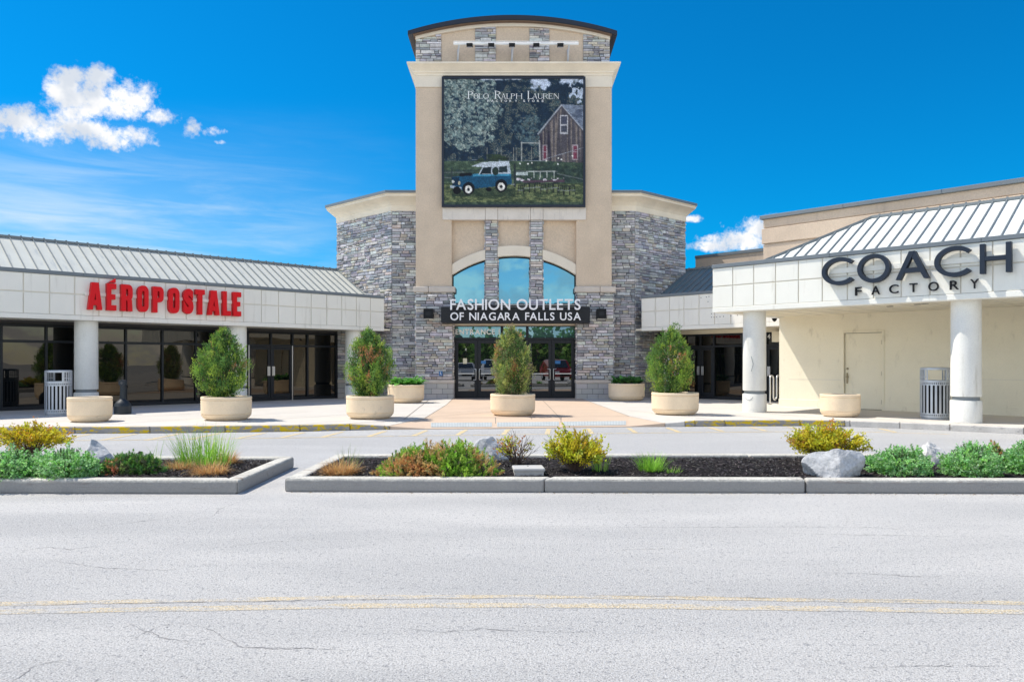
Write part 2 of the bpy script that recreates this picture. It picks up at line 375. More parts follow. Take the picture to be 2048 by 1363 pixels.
def blocks(mb, p0, p1, z0, z1, seed=1, bw=.4, rows=3):
    r = random.Random(seed); p0, p1 = Vector(p0), Vector(p1); L = (p1-p0).length; u = (p1-p0)/L; nn = Vector((u.y, -u.x))
    h = (z1-z0)/rows
    for j in range(rows):
        s = -(bw/2 if j % 2 else 0)
        while s < L-.02:
            a, b = max(0, s), min(L, s+bw); g = .006; za, zb = z0+j*h+g, z0+(j+1)*h-g
            if b-a > .05:
                q0 = p0+u*(a+g); q1 = p0+u*(b-g)
                mb.obox((q0.x-nn.x*.02, q0.y-nn.y*.02, za), (u.x*(b-a-2*g), u.y*(b-a-2*g), 0), (nn.x*.035, nn.y*.035, 0), (0, 0, zb-za), jit((.50, .475, .45), .07, r))
            s += bw

# ------------------------------------------------------------------ lettering
_glyph = {}
def glyph(ch, wgt=0.0, res=6):
    k = (ch, wgt)
    if k in _glyph: return _glyph[k]
    cu = bpy.data.curves.new('glyph', 'FONT'); cu.body = ch; cu.extrude = .5; cu.offset = wgt; cu.resolution_u = res
    o = bpy.data.objects.new('glyph', cu); COL.objects.link(o); bpy.context.view_layer.update()
    me = bpy.data.meshes.new_from_object(o.evaluated_get(bpy.context.evaluated_depsgraph_get()))
    v = np.array([x.co[:] for x in me.vertices]); f = [tuple(p.vertices) for p in me.polygons]
    bpy.data.objects.remove(o); bpy.data.curves.remove(cu); bpy.data.meshes.remove(me)
    _glyph[k] = (v, f); return v, f
def letter(name, ch, x0, x1, z0, z1, y0, y1, m, parent, wgt=0.0, over=None):
    """one letter filling x0..x1, z0..z1, from front depth y0 to back depth y1"""
    v, f = glyph(ch, wgt); lo, hi = v.min(0), v.max(0)
    q = v.copy()
    X = x0+(v[:, 0]-lo[0])/(hi[0]-lo[0])*(x1-x0)
    Z = z0+(v[:, 1]-lo[1])/(hi[1]-lo[1])*(z1-z0)
    Y = y0+(hi[2]-v[:, 2])/(hi[2]-lo[2])*(y1-y0)
    mb = MB(); mb.add(np.stack([X, Y, Z], 1).tolist(), f)
    return mb.build(name, m, parent)
def word(name, text, x0, x1, z0, z1, y0, y1, m, parent, wgt=0.0, gap=.12, space=.45):
    caps = glyph('H', wgt)[0]; ch_ = caps[:, 1].max()-caps[:, 1].min()
    ws = [None if c == ' ' else (lambda v: v[:, 0].max()-v[:, 0].min())(glyph(c, wgt)[0]) for c in text]
    kern = lambda a, b: -.09 if (a+b) in ('AT', 'TA', 'LA', 'AL', 'FA', 'LT', 'AR') and (a+b) != 'AL' else 0
    tot = 0; pos = []
    for i, (c, wd) in enumerate(zip(text, ws)):
        if c == ' ': tot += space; continue
        pos.append((c, tot, wd)); tot += wd+gap+(kern(c, text[i+1]) if i+1 < len(text) else 0)
    tot -= gap; k = (x1-x0)/tot
    for c, p, wd in pos:
        rz = .012*(z1-z0) if c in 'OCGSQU' else 0
        letter(name, c, x0+p*k, x0+(p+wd)*k, z0-rz, z1+(rz if c != 'U' else 0), y0, y1, m, parent, wgt)

# ------------------------------------------------------------------ ground, lanes, islands
gb = MB(); gb.box(-400, 400, -300, 600, -1, -.012); structure(gb.build('ground', M_lane))
rb = MB(); rb.add([(-80, -40, 0), (80, -40, 0), (80, 9.6, 0), (-80, 9.6, 0)], [(0, 1, 2, 3)]); structure(rb.build('road', M_road))
lb = MB(); lb.add([(-80, 9.6, 0), (80, 9.6, 0), (80, 60, 0), (-80, 60, 0)], [(0, 1, 2, 3)]); structure(lb.build('service_lane', M_lane))
def strip(pts, wd, z, name, m, taper=False, jag=0.0, seed=1):
    r = random.Random(seed); mb = MB(); P = [Vector(p) for p in pts]; vs = []
    for i, p in enumerate(P):
        d_ = (P[min(i+1, len(P)-1)]-P[max(i-1, 0)]).normalized(); n_ = Vector((-d_.y, d_.x))
        k = wd/2*(1-abs(2*i/(len(P)-1)-1)*.8 if taper else 1)*(1+r.uniform(-jag, jag))
        vs += [(*(p+n_*k), z), (*(p-n_*k), z)]
    mb.add(vs, [(2*i+1, 2*i+3, 2*i+2, 2*i) for i in range(len(P)-1)])
    return structure(mb.build(name, m))
def smooth_path(px, step=.35, wob=0.0, seed=1, z=0.0):
    r = random.Random(seed); P = [Vector(gp(*q, z)) for q in px]; out = []
    for a, b in zip(P, P[1:]):
        k = max(1, int((b-a).length/step))
        for i in range(k): out.append(a.lerp(b, i/k)+Vector((r.uniform(-wob, wob), r.uniform(-wob, wob))))
    out.append(P[-1]); return out
# the double yellow line down the near road
Y1 = [(-900, 1238), (-300, 1228), (0, 1223), (350, 1217), (700, 1211), (1000, 1209.5), (1300, 1211.5), (1700, 1217), (2048, 1223), (2500, 1232), (3000, 1244)]
Y2 = [(-900, 1216), (-300, 1211), (0, 1207), (350, 1201), (700, 1194), (1000, 1192), (1300, 1194), (1700, 1200), (2048, 1205), (2500, 1213), (3000, 1224)]
strip(smooth_path(Y1, .12, .004, 1), .085, .0016, 'road_marking', M_paint2, jag=.12, seed=3)
strip(smooth_path(Y2, .12, .005, 2), .07, .0016, 'road_marking', M_paint2, jag=.3, seed=4)
CRACKS = [[(0,1111),(38,1101),(95,1094),(140,1098),(190,1092),(245,1083)],[(369,1045),(400,1037),(430,1030),(436,1018),(470,1006),(520,989)],
          [(170,1055),(300,1040),(350,1033),(372,1027)],[(260,1280),(285,1268),(310,1254),(345,1246),(370,1247)],[(370,1247),(420,1257),(480,1293),(560,1296),(650,1296)],
          [(20,1363),(70,1330),(130,1318)],[(260,1247),(320,1273),(370,1282),(420,1278)],[(960,1050),(1100,1052),(1250,1053),(1400,1054),(1600,1053),(1760,1055),(1900,1066),(2048,1072)],
          [(1500,1065),(1640,1068),(1800,1070),(1950,1074)],[(1620,1143),(1740,1147),(1850,1153),(1950,1150)],[(1215,1100),(1300,1097),(1390,1097)],[(800,1255),(880,1263),(960,1257),(1080,1262),(1180,1264)],
          [(420,1096),(520,1085),(650,1076)],[(1710,1334),(1820,1331),(2000,1330)],[(480,1295),(620,1296),(700,1300)],[(100,1120),(210,1135),(330,1140),(430,1128)]]
for i, c in enumerate(CRACKS): strip(smooth_path(c, .03, .011, 10+i), .0058, .002, 'road_crack', M_crack, taper=True, jag=.85, seed=i)
for i, c in enumerate([[(0,1209),(350,1205),(700,1199),(1000,1196)],[(900,1187),(1300,1192),(1700,1199),(2048,1207)]]): strip(smooth_path(c, .05, .008, 40+i), .006, .0055, 'road_crack', M_crack, taper=True, jag=.8, seed=60+i)

def kerbed_island(name, outline, joints, ends):
    """concrete kerb ring 0.157 m high and 0.18 m wide around a bed of mulch"""
    KZ, KW = .157, .18; n = len(outline); O = [Vector(p) for p in outline]; I = []
    for i in range(n):
        d1 = (O[i]-O[i-1]).normalized(); d2 = (O[(i+1) % n]-O[i]).normalized()
        n1_ = Vector((-d1.y, d1.x)); n2_ = Vector((-d2.y, d2.x)); b = (n1_+n2_).normalized(); I.append(O[i]+b*(KW/max(.35, b.dot(n1_))))
    k = MB()
    for i in range(n):
        a, b, c, e = O[i], O[(i+1) % n], I[(i+1) % n], I[i]; L = (b-a).length; m_ = max(1, int(L/2.9+.5)) if i in joints else 1
        for q in range(m_):
            f0, f1 = q/m_, (q+1)/m_; g = .006/L if m_ > 1 else 0
            f0 += g if q else 0; f1 -= g if q < m_-1 else 0
            A, B, C, E = a.lerp(b, f0), a.lerp(b, f1), e.lerp(c, f1), e.lerp(c, f0)
            wob = rnd.uniform(-.004, .004)
            k.add([(*A, -.01), (*B, -.01), (*C, -.01), (*E, -.01), (*A, KZ+wob), (*B, KZ+wob), (*C, KZ+wob), (*E, KZ+wob)],
                  [(3,2,1,0),(4,5,6,7),(0,1,5,4),(1,2,6,5),(2,3,7,6),(3,0,4,7)])
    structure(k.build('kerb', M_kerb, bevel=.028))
    # mulch surface, slightly humped
    mu = MB(); lo = [min(p[q] for p in I) for q in (0, 1)]; hi = [max(p[q] for p in I) for q in (0, 1)]
    NX, NY = 90, 14; vs = []; rr = random.Random(5)
    le = [I[-1], I[0]] if False else None
    for j in range(NY+1):
        for i in range(NX+1):
            fx, fy = i/NX, j/NY
            A = I[0].lerp(I[1], fx); B = I[3].lerp(I[2], fx); p = A.lerp(B, fy)
            vs.append((p.x, p.y, .112+.035*math.sin(math.pi*fy)+rr.uniform(-.003, .003)))
    mu.add(vs, [(j*(NX+1)+i, j*(NX+1)+i+1, (j+1)*(NX+1)+i+1, (j+1)*(NX+1)+i) for j in range(NY) for i in range(NX)])
    structure(mu.build('mulch_bed', M_mulch, smooth=60))
    ch = MB(); r = random.Random(11)
    for _ in range(26000):
        fx, fy = r.random(), r.random(); A = I[0].lerp(I[1], fx); B = I[3].lerp(I[2], fx); p = A.lerp(B, fy)
        if abs(p.x) > 8: continue
        a = r.uniform(0, 6.28); l, wd = r.uniform(.008, .028), r.uniform(.002, .006); z = .118+.035*math.sin(math.pi*fy)+r.uniform(0, .014)
        u = Vector((math.cos(a), math.sin(a), r.uniform(-.45, .45)))*l; v_ = Vector((-math.sin(a), math.cos(a), r.uniform(-.4, .4)))*wd; c = Vector((p.x, p.y, z))
        ch.add([c-u-v_, c+u-v_, c+u+v_, c-u+v_], [(0, 1, 2, 3)], jit(r.choice([(.03,.026,.026)]*5+[(.065,.058,.058)]*4+[(.15,.135,.125)]*2), .3, r))
    o = ch.build('mulch_chips', M_chip); o['kind'] = 'stuff'; tag(o, 'loose dark bark chips lying on the planting bed', 'mulch')
ls = lambda x: 8.38-.012*(x+2.5)
kerbed_island('island', [(-12, 8.40), (-3.03, 8.29), (-3.02, 10.40), (-12, 10.55)], (0, 2), 0)
kerbed_island('island', [(-2.56, 8.43), (12, 8.20), (12, 10.78), (-2.50, 10.66)], (0, 2), 0)

gr_ = MB(); r = random.Random(91)                     # grit and dead leaves along the kerb foot
for _ in range(420):
    x = r.uniform(-6.5, 7); y = 8.43-.02*(x+2.5)-abs(r.gauss(0, .035))-.012
    if -3.1 < x < -2.5: continue
    s_ = r.uniform(.003, .011); c = r.choice([(.6, .58, .54)]*2+[(.30, .22, .13), (.42, .33, .2), (.2, .18, .16)]); a_ = r.uniform(0, 3)
    gr_.obox((x, y, .001), (s_*math.cos(a_), s_*math.sin(a_), .002), (-s_*math.sin(a_), s_*math.cos(a_), 0), (0, 0, s_*.5), c)
o = gr_.build('kerb_grit', M_chip); o['kind'] = 'stuff'; tag(o, 'grit and dead leaf bits gathered along the foot of the kerb', 'grit')

# sidewalk, its kerbs, the salmon ramp and its tactile plates
KP = [(-1400, 880), (-500, 870), (0, 867), (300, 866), (600, 862.5), (750, 859), (860, 858), (1000, 857), (1250, 853.5), (1330, 853), (1450, 852), (1600, 851.5), (1700, 853), (1800, 856.5), (1900, 861), (2048, 868), (2300, 883), (2700, 915)]
kerbL = [Vector(gp(*q)) for q in KP]
def kpt(px):                                         # point on the kerb foot at a pixel column
    for (a, _), (b, _), p, q in zip(KP, KP[1:], kerbL, kerbL[1:]):
        if a <= px <= b:
            for it in range(40):
                pass
            lo_, hi_ = 0.0, 1.0
            for it in range(30):
                mid = (lo_+hi_)/2; r_ = p.lerp(q, mid)
                if r_.x/r_.y*F+CX < px: lo_ = mid
                else: hi_ = mid
            return p.lerp(q, lo_)
def kz(px):                                          # height of the sidewalk edge: dropped at the ramp
    if px < 700: return SW
    if px < 850: return SW+(.012-SW)*(px-700)/150
    if px < 1258: return .012
    if px < 1390: return .012+(SW-.012)*(px-1258)/132
    return SW
PXS = [-1400, -900, -500, -200, 0, 150, 300, 450, 600, 700, 770, 850, 950, 1050, 1150, 1258, 1330, 1390, 1450, 1600, 1700, 1800, 1900, 2048, 2300, 2700]
BACK = [None]*len(PXS)
def mid_pt(px):
    p = kpt(px); z = kz(px); d_ = 1.55 if 700 <= px <= 1390 else 1.2
    q = p*((p.length+d_)/p.length); return q
def plate(cols, name, m, zoff=0.0):
    mb = MB(); vs = []; n = len(cols)
    for px in cols:
        p = kpt(px); k = .16 if kz(px) > .02 else .0; p = p*((p.length+k)/p.length); vs.append((p.x, p.y, kz(px)+zoff))
    for px in cols: q = mid_pt(px); vs.append((q.x, q.y, SW+zoff))
    for px in cols: q = mid_pt(px); Y = 42.0; vs.append((q.x/q.y*Y, Y, SW+zoff))
    mb.add(vs, [(j*n+i, j*n+i+1, (j+1)*n+i+1, (j+1)*n+i) for j in range(2) for i in range(n-1)])
    return structure(mb.build(name, m))
plate(PXS, 'sidewalk', M_walk)
# salmon slab lies on the walk: flared ramp plus the wedge that narrows to the doors
rp = MB(); cols = [775, 812, 850, 900, 950, 1000, 1050, 1100, 1150, 1200, 1258, 1294, 1328]
fr = []; md = []
for px in cols:
    p = kpt(px); fr.append((p.x, p.y, kz(px)+.004)); q = mid_pt(px)
    t = 0 if px < 850 else 1
    md.append((q.x, q.y, SW+.004))
ml, mr = md[2], md[10]
for i in (0, 1): f = (i+.0)/2; md[i] = (fr[0][0]+(ml[0]-fr[0][0])*f, fr[0][1]+(ml[1]-fr[0][1])*f, fr[0][2]+(ml[2]-fr[0][2])*f)
for i in (11, 12): f = (12-i)/2; md[i] = (fr[12][0]+(mr[0]-fr[12][0])*f, fr[12][1]+(mr[1]-fr[12][1])*f, fr[12][2]+(mr[2]-fr[12][2])*f)
n = len(cols); rp.add(fr+md, [(i, i+1, n+i+1, n+i) for i in range(n-1)])
b0 = at(907, 0, 27.9); b1 = at(1160, 0, 27.9); e0 = at(893, 0, 23.5); e1 = at(1198, 0, 23.3)
rp.add([ml, mr, (e1[0], 23.3, SW+.004), (b1[0], 27.9, SW+.004), (b0[0], 27.9, SW+.004), (e0[0], 23.5, SW+.004)], [(0, 1, 2, 3, 4, 5)])
structure(rp.build('entrance_ramp', M_pink))
def joint(a, b, name='sidewalk_joint', wd=.016, z=SW+.007, za=None):
    mb = MB(); a, b = Vector(a), Vector(b); d_ = (b-a).normalized(); n_ = Vector((-d_.y, d_.x))*wd/2; za = z if za is None else za
    mb.add([(*(a-n_), za), (*(b-n_), z), (*(b+n_), z), (*(a+n_), za)], [(0, 1, 2, 3)]); structure(mb.build(name, M_joint))
for k, px in enumerate([-300, -80, 140, 360, 590, 690, 1440, 1560, 1700, 1850, 2010]):
    p = kpt(px); p = p*((p.length+.16)/p.length); sx = {True: .62, False: -.35}[px < 800]; L = 6.0 if px < 1300 else 4.5
    joint(p, (p.x+sx*L, p.y+L*.78))
joint(gp(808, 838, SW), gp(858, 799, SW)); 
def onz(px, py): return gp(px, py, SW)
joint(ml[:2], mr[:2], z=SW+.009); joint(ml[:2], e0[:2], z=SW+.009); joint(mr[:2], e1[:2], z=SW+.009); joint(e0[:2], b0[:2], z=SW+.009); joint(e1[:2], b1[:2], z=SW+.009)
joint(fr[0][:2], ml[:2], z=SW+.009, za=fr[0][2]+.004); joint(fr[12][:2], mr[:2], z=SW+.009, za=fr[12][2]+.004)
for px in (991, 1122): p = kpt(px); q = mid_pt(px); joint(p*1.01, q, za=.026, z=SW+.009)
joint(onz(1062, 836), onz(1052, 800), z=SW+.009); joint(onz(1120, 836), onz(1085, 800), z=SW+.009)
tb = thing('tactile_strip', 'pale blue-grey studded warning plates set across the foot of the salmon ramp', 'tactile paving')
for a, b in ((862, 984), (994, 1118), (1126, 1252)):
    pl = MB(); P0, P1 = kpt(a), kpt(b)
    def tp(f, g):
        p = P0.lerp(P1, f); L = p.length; s_ = L+.16+.62*g; q = p*(s_/L); zz = .012+(SW-.012)*(s_-L)/1.55; return Vector((q.x, q.y, zz+.010))
    pl.add([tp(0, 0), tp(1, 0), tp(1, 1), tp(0, 1)], [(0, 1, 2, 3)])
    for i in range(22):
        for j in range(9):
            c = tp((i+.5)/22, (j+.5)/9); s_ = .016
            pl.add([c+Vector((-s_, -s_, 0)), c+Vector((s_, -s_, 0)), c+Vector((s_, s_, 0)), c+Vector((-s_, s_, 0)), c+Vector((0, 0, .008))], [(0,1,4),(1,2,4),(2,3,4),(3,0,4)])
    pl.build('studded_plate', M_tact, tb)
# kerbs along the sidewalk
def walk_kerb(p0, p1, m, name='kerb', low=.02):
    px = p0; k = MB()
    cs = sorted(set([p0, p1]+[p for p in PXS if p0 < p < p1])); segs = []
    for a, b in zip(cs, cs[1:]):
        nn = max(1, int((kpt(b)-kpt(a)).length/1.8+.5))
        for i in range(nn): segs.append((a+(b-a)*i/nn, a+(b-a)*(i+1)/nn))
    for a, b in segs:
        A, B = kpt(a), kpt(b); g = .005/(B-A).length; A, B = A.lerp(B, g), B.lerp(A, g)
        za, zb = max(low, kz(a)+.004), max(low, kz(b)+.004); A2, B2 = A*((A.length+.17)/A.length), B*((B.length+.17)/B.length)
        k.add([(*A, -.01), (*B, -.01), (*B2, -.01), (*A2, -.01), (*A, za), (*B, zb), (*B2, zb), (*A2, za)],
              [(3,2,1,0),(4,5,6,7),(0,1,5,4),(1,2,6,5),(2,3,7,6),(3,0,4,7)])
    structure(k.build(name, m, bevel=.018 if low > .018 else .003))
walk_kerb(-1400, 780, M_yellowkerb); walk_kerb(780, 1330, M_pink, low=.0145); walk_kerb(1330, 1370, M_barekerb); walk_kerb(1370, 1690, M_yellowkerb); walk_kerb(1690, 2700, M_barekerb)
# fire-lane bars
for (a, b), (c, e) in [((273,867.5),(202,880)),((359,867),(292,880)),((530,865.5),(472,877)),((608,864.5),(560,875.5)),((685,863),(645,874)),((771,861.5),(735,873)),((854,860),(827,871)),((932,859),(914,870)),((1017,858),(1006,869)),((1098,857),(1094,868)),((1176,856.5),(1184,867)),((1257,855.5),(1272,865)),((1334,855),(1359,864)),((1418,854),(1445,862)),((1500,853.5),(1533,861.5)),((1577,853.5),(1612,862)),((1760,857),(1792,864)),((440,866),(380,878)),((180,868),(105,882))]:
    strip(smooth_path([(a, b), (c, e)], .3), .1, .0035, 'road_marking', M_paint)
strip(smooth_path([(-100,883),(100,881),(300,879),(560,875.5),(827,871),(1094,868),(1360,864.5),(1612,862.5)], .3), .075, .003, 'road_marking', M_paint)
strip(smooth_path([(1612,862.5),(1760,864),(1900,868)], .3), .07, .003, 'road_marking', M_paint)
# ================================================================== entrance tower
TY = 27.5
def X(px, Y=TY): return (px-CX)/F*Y
def Z(py, Y=TY): return EYE+(HY-py)/F*Y
tower = thing('entrance_tower', 'tall tan stucco and grey ledge stone entrance tower with arched roof and side wings', 'tower', (0, TY, SW))
def tb_(mb, name, m, parent=None, **k): return mb.build(name, m, parent or tower, w=True, **k)
def tbox(name, m, x0, x1, Y0, Y1, z0, z1, parent=None, bevel=0):
    return tb_(MB().box(x0, x1, Y0, Y1, z0, z1), name, m, parent, bevel=bevel)
XL, XR = X(831.5), X(1223.5)
zc0 = Z(152)                                          # underside of the big cornice
tbox('tower_core', M_stucco, XL+.02, XR-.02, TY+.95, TY+4.6, 0, 13.2)
for a, b in ((831.5, 903.5), (1152.5, 1223.5)): tbox('stucco_pilaster', M_stucco, X(a), X(b), TY, TY+.96, Z(573), zc0-.42, bevel=.012)
for a, b in ((831, 885), (1169, 1223.5)): tbox('pilaster_capital', M_cream, X(a)-.02, X(b)+.02, TY-.03, TY+.97, zc0-.418, zc0, bevel=.01)
tbox('stucco_wall', M_stucco, X(903.5), X(1152.5), TY+.22, TY+.95, Z(440), zc0)
bm_ = MB()
cuts = [885, 971, 995.5, 1061, 1086, 1172]
for i, (a, b) in enumerate(zip(cuts, cuts[1:])): o = -.07 if i % 2 else -.05; bm_.box(X(a)+.004, X(b)-.004, TY+o, TY+.3, Z(440), Z(415))
tb_(bm_, 'cast_beam', M_beam, bevel=.008)
# the three arched bays
def yo(px): dx_ = px-1028; return 491+229-math.sqrt(229**2-dx_*dx_)
def yi(px): dx_ = px-1028; return 511+220.5-math.sqrt(220.5**2-min(abs(dx_), 124)**2)
def span(a, b, n=12): return [a+(b-a)*i/n for i in range(n+1)]
for a, b in ((903.5, 970.6), (995, 1061), (1085, 1152.5)):
    S = span(a, b); mid = a > 990 and b < 1065
    poly = [(X(p), Z(yo(p))) for p in S]+[(X(b), Z(440)), (X(a), Z(440))]
    tb_(MB().prism(poly, TY+.20, TY+.6), 'stucco_panel', M_stucco)
    poly = [(X(p), Z(yi(p))) for p in S]+[(X(p), Z(yo(p))) for p in reversed(S)]
    tb_(MB().prism(poly, TY+(.0 if mid else .06), TY+.62), 'arch_trim', M_cream, bevel=.01)
    yy = TY+.34; fr_ = MB(); e = .045
    poly = [(X(a), Z(612)), (X(b), Z(612))]+[(X(p), Z(yi(p)-2)) for p in reversed(S)]
    wn = tb_(MB().prism(poly, yy, yy+.02), 'arched_window', M_signbox); 
    tb_(MB().prism(poly, yy-.012, yy-.002), 'glass_pane', M_skyglass, wn)
    pts = [(X(a)+e/2, yy-.03, Z(yi(a))), (X(a)+e/2, yy-.03, Z(606))]; fr_.bar(*pts, e, .05, up=(0, 1, 0))
    pts = [(X(b)-e/2, yy-.03, Z(yi(b))), (X(b)-e/2, yy-.03, Z(606))]; fr_.bar(*pts, e, .05, up=(0, 1, 0))
    fr_.bar((X(a), yy-.03, Z(607.5)), (X(b), yy-.03, Z(607.5)), .06, .05)
    for p, q in zip(S, S[1:]): fr_.bar((X(p), yy-.03, Z(yi(p))-e/2), (X(q), yy-.03, Z(yi(q))-e/2), .05, e)
    tb_(fr_, 'window_frame', M_frame, wn)
for i, (a, b) in enumerate(((970.6, 995), (1061, 1085))):
    mb = MB(); ledge(mb, (X(a), TY+.06), (X(b), TY+.06), Z(646), Z(440), 21+i)
    ledge(mb, (X(a), TY+.5), (X(a), TY+.06), Z(612), Z(440), 31+i); ledge(mb, (X(b), TY+.06), (X(b), TY+.5), Z(612), Z(440), 41+i)
    o = tb_(mb, 'stone_strip', M_stone); tbox('stone_backing', M_mortar, X(a)+.005, X(b)-.005, TY+.07, TY+.6, Z(646), Z(441), o)
tbox('lintel', M_cream, X(905), X(1153), TY+.22, TY+.62, Z(651, 27.8), Z(607), bevel=.01)
# lower piers
for i, (a, b) in enumerate(((832, 905.5), (1154, 1226.5))):
    x0, x1 = X(a), X(b); f = TY-.02; out, inn = (x0, x1) if i == 0 else (x1, x0)
    mb = MB(); ledge(mb, (x0, f), (x1, f), Z(758), Z(585), 51+i)
    if i == 0: ledge(mb, (x0, f+.8), (x0, f), Z(758), Z(585), 61); ledge(mb, (x1, f), (x1, f+.5), Z(758), Z(585), 62)
    else: ledge(mb, (x0, f+.5), (x0, f), Z(758), Z(585), 63); ledge(mb, (x1, f), (x1, f+.8), Z(758), Z(585), 64)
    pier = tb_(mb, 'stone_pier', M_stone); tbox('stone_backing', M_mortar, x0+.005, x1-.005, f+.01, f+1, Z(760), Z(584), pier)
    bl = MB(); blocks(bl, (x0-.03, f-.02), (x1+.03, f-.02), SW-.02, Z(766), 71+i)
    if i == 0: blocks(bl, (x1+.03, f-.02), (x1+.03, f+.5), SW-.02, Z(766), 75)
    else: blocks(bl, (x0-.03, f+.5), (x0-.03, f-.02), SW-.02, Z(766), 76)
    bo = tb_(bl, 'block_base', M_block, pier); tbox('base_backing', M_mortar, x0-.028, x1+.028, f-.018, f+1, 0, Z(766)-.004, bo)
    tbox('pier_ledge', M_cap, x0-.06, x1+.06, f-.07, f+.6, Z(766), Z(759), pier, bevel=.02)
    cp = MB()
    xm = (x0+x1)/2
    for u0, u1 in ((x0-.09, xm-.21 if i == 0 else xm+.17), (xm-.205 if i == 0 else xm+.175, x1+.09)): cp.box(u0, u1, f-.10, f+.7, Z(585), Z(573))
    tb_(cp, 'pier_cap', M_cap, pier, bevel=.035)
# entrance doors
dY = TY+.42; zt = Z(678, dY); zt2 = Z(650, dY)
ent = tbox('entrance_reveal', M_signbox, X(905), X(1154), dY+.10, dY+.5, SW-.05, zt2+.02)
ef = MB(); ex0, ex1 = X(905.5, dY), X(1153.5, dY)
ef.box(ex0, ex0+.08, dY-.06, dY+.08, SW, zt2); ef.box(ex1-.08, ex1, dY-.06, dY+.08, SW, zt2)
ef.box(ex0+.08, ex1-.08, dY-.06, dY+.08, zt2-.06, zt2); ef.box(ex0+.08, ex1-.08, dY-.06, dY+.08, zt-.02, zt+.06)
mull = [X(1004, dY), X(1054.5, dY)]
for x in mull: ef.box(x-.05, x+.05, dY-.055, dY+.08, SW, zt2-.06)
tb_(ef, 'door_frame', M_frame, bevel=.006)
xs = [ex0+.08, mull[0]-.05, mull[0]+.05, mull[1]-.05, mull[1]+.05, ex1-.08]
for j in range(3): tbox('transom_pane', M_transom, xs[2*j], xs[2*j+1], dY, dY+.02, zt+.06, zt2-.06)
ch = 'ENTRANCE 1'
tl = tb_(MB().box(xs[0]+.02, xs[0]+.03, dY+.02, dY+.025, zt+.1, zt+.11), 'entrance_lettering', M_letdecal)
word('letter', ch, X(911, dY), X(999.5, dY), Z(668.5, dY)-SW, Z(658, dY)-SW, dY-.006-TY, dY-.002-TY, M_letdecal, tl, .03, .13)
def door(x0, x1, hinge, sticker=None, bar=True):
    d_ = MB(); z0, z1 = SW+.012, zt-.025; s_ = .115
    d_.box(x0, x0+s_, dY-.045, dY+.01, z0, z1); d_.box(x1-s_, x1, dY-.045, dY+.01, z0, z1)
    d_.box(x0+s_, x1-s_, dY-.045, dY+.01, z0, z0+.26); d_.box(x0+s_, x1-s_, dY-.045, dY+.01, z1-.13, z1)
    o = tb_(d_, 'entrance_door', M_frame, bevel=.006)
    tbox('door_glass', M_doorglass, x0+s_, x1-s_, dY-.015, dY-.005, z0+.26, z1-.13, o)
    tbox('push_bar', M_steel, x0+s_, x1-s_, dY-.062, dY-.046, 1.03, 1.06, o)
    h = MB(); hx = x1-.055 if hinge < 0 else x0+.055; k = -1 if hinge < 0 else 1
    hx2 = hx+k*.10
    h.tube([(hx2, dY-.05, .80), (hx2, dY-.10, .82), (hx, dY-.12, .82), (hx-k*.0, dY-.12, .84), (hx, dY-.12, 1.20), (hx, dY-.12, 1.22), (hx2, dY-.10, 1.22), (hx2, dY-.05, 1.24)], .013, 8)
    tb_(h, 'door_handle', M_steel, o, smooth=50)
    if sticker: 
        sx, sz, sw, sh, sm = sticker; tbox('door_sticker', sm, sx, sx+sw, dY-.02, dY-.017, sz, sz+sh, o)
w2 = (xs[1]-xs[0])/2
door(xs[0]+.01, xs[0]+w2-.006, -1, (X(926, dY), Z(727, dY), .15, .2, M_sticker)); door(xs[0]+w2+.006, xs[1]-.01, 1, (X(961, dY), Z(727, dY), .2, .11, M_bluesign))
w3 = (xs[5]-xs[4])/2
door(xs[4]+.01, xs[4]+w3-.006, -1); door(xs[4]+w3+.006, xs[5]-.01, 1, (X(1110, dY), Z(727, dY), .2, .11, M_bluesign))
tbox('side_light', M_doorglass, xs[2], xs[3], dY-.01, dY, SW+.1, zt-.02)
# stone wings on both sides
wl = [(-7.13, 34.5), (-7.13, 30.64), (-4.51, 28.2), (-3.40, 28.2)]; wr = [(3.45, 28.2), (4.62, 28.2), (6.98, 30.3), (6.98, 34.5)]
CORN = [(0, 7.14), (.05, 7.14), (.05, 7.34), (.08, 7.38), (.10, 7.42), (.15, 7.47), (.24, 7.54), (.34, 7.60), (.40, 7.63), (.40, 7.70), (.43, 7.70), (.43, 7.735)]
COPE = [(.43, 7.735), (.46, 7.735), (.46, 7.83), (.0, 7.86)]
for i, path in enumerate((wl, wr)):
    mb = MB()
    for j, (p, q) in enumerate(zip(path, path[1:])): ledge(mb, p, q, .81, 7.16, 101+10*i+j)
    wing = tb_(mb, 'stone_wing', M_stone)
    c = MB(); C2 = list(path); c.prism(C2 if True else C2, 0, 7.7, 'xy'); tb_(c, 'stone_backing', M_mortar, wing)
    bl = MB()
    for j, (p, q) in enumerate(zip(path, path[1:])): blocks(bl, p, q, SW-.02, .69, 131+10*i+j)
    tb_(bl, 'block_base', M_block, wing)
    lg = MB(); lg.sweep(path, [(0, .69), (.07, .69), (.08, .70), (.08, .79), (.06, .81), (0, .82)]); tb_(lg, 'wing_ledge', M_cap, wing)
    co_ = MB(); co_.sweep(path, CORN); tb_(co_, 'wing_cornice', M_cornice, wing, smooth=25)
    cp = MB(); cp.sweep(path, COPE); cp.prism([(p[0], p[1]) for p in path], 7.80, 7.858, 'xy'); tb_(cp, 'wing_coping', M_coping, wing)
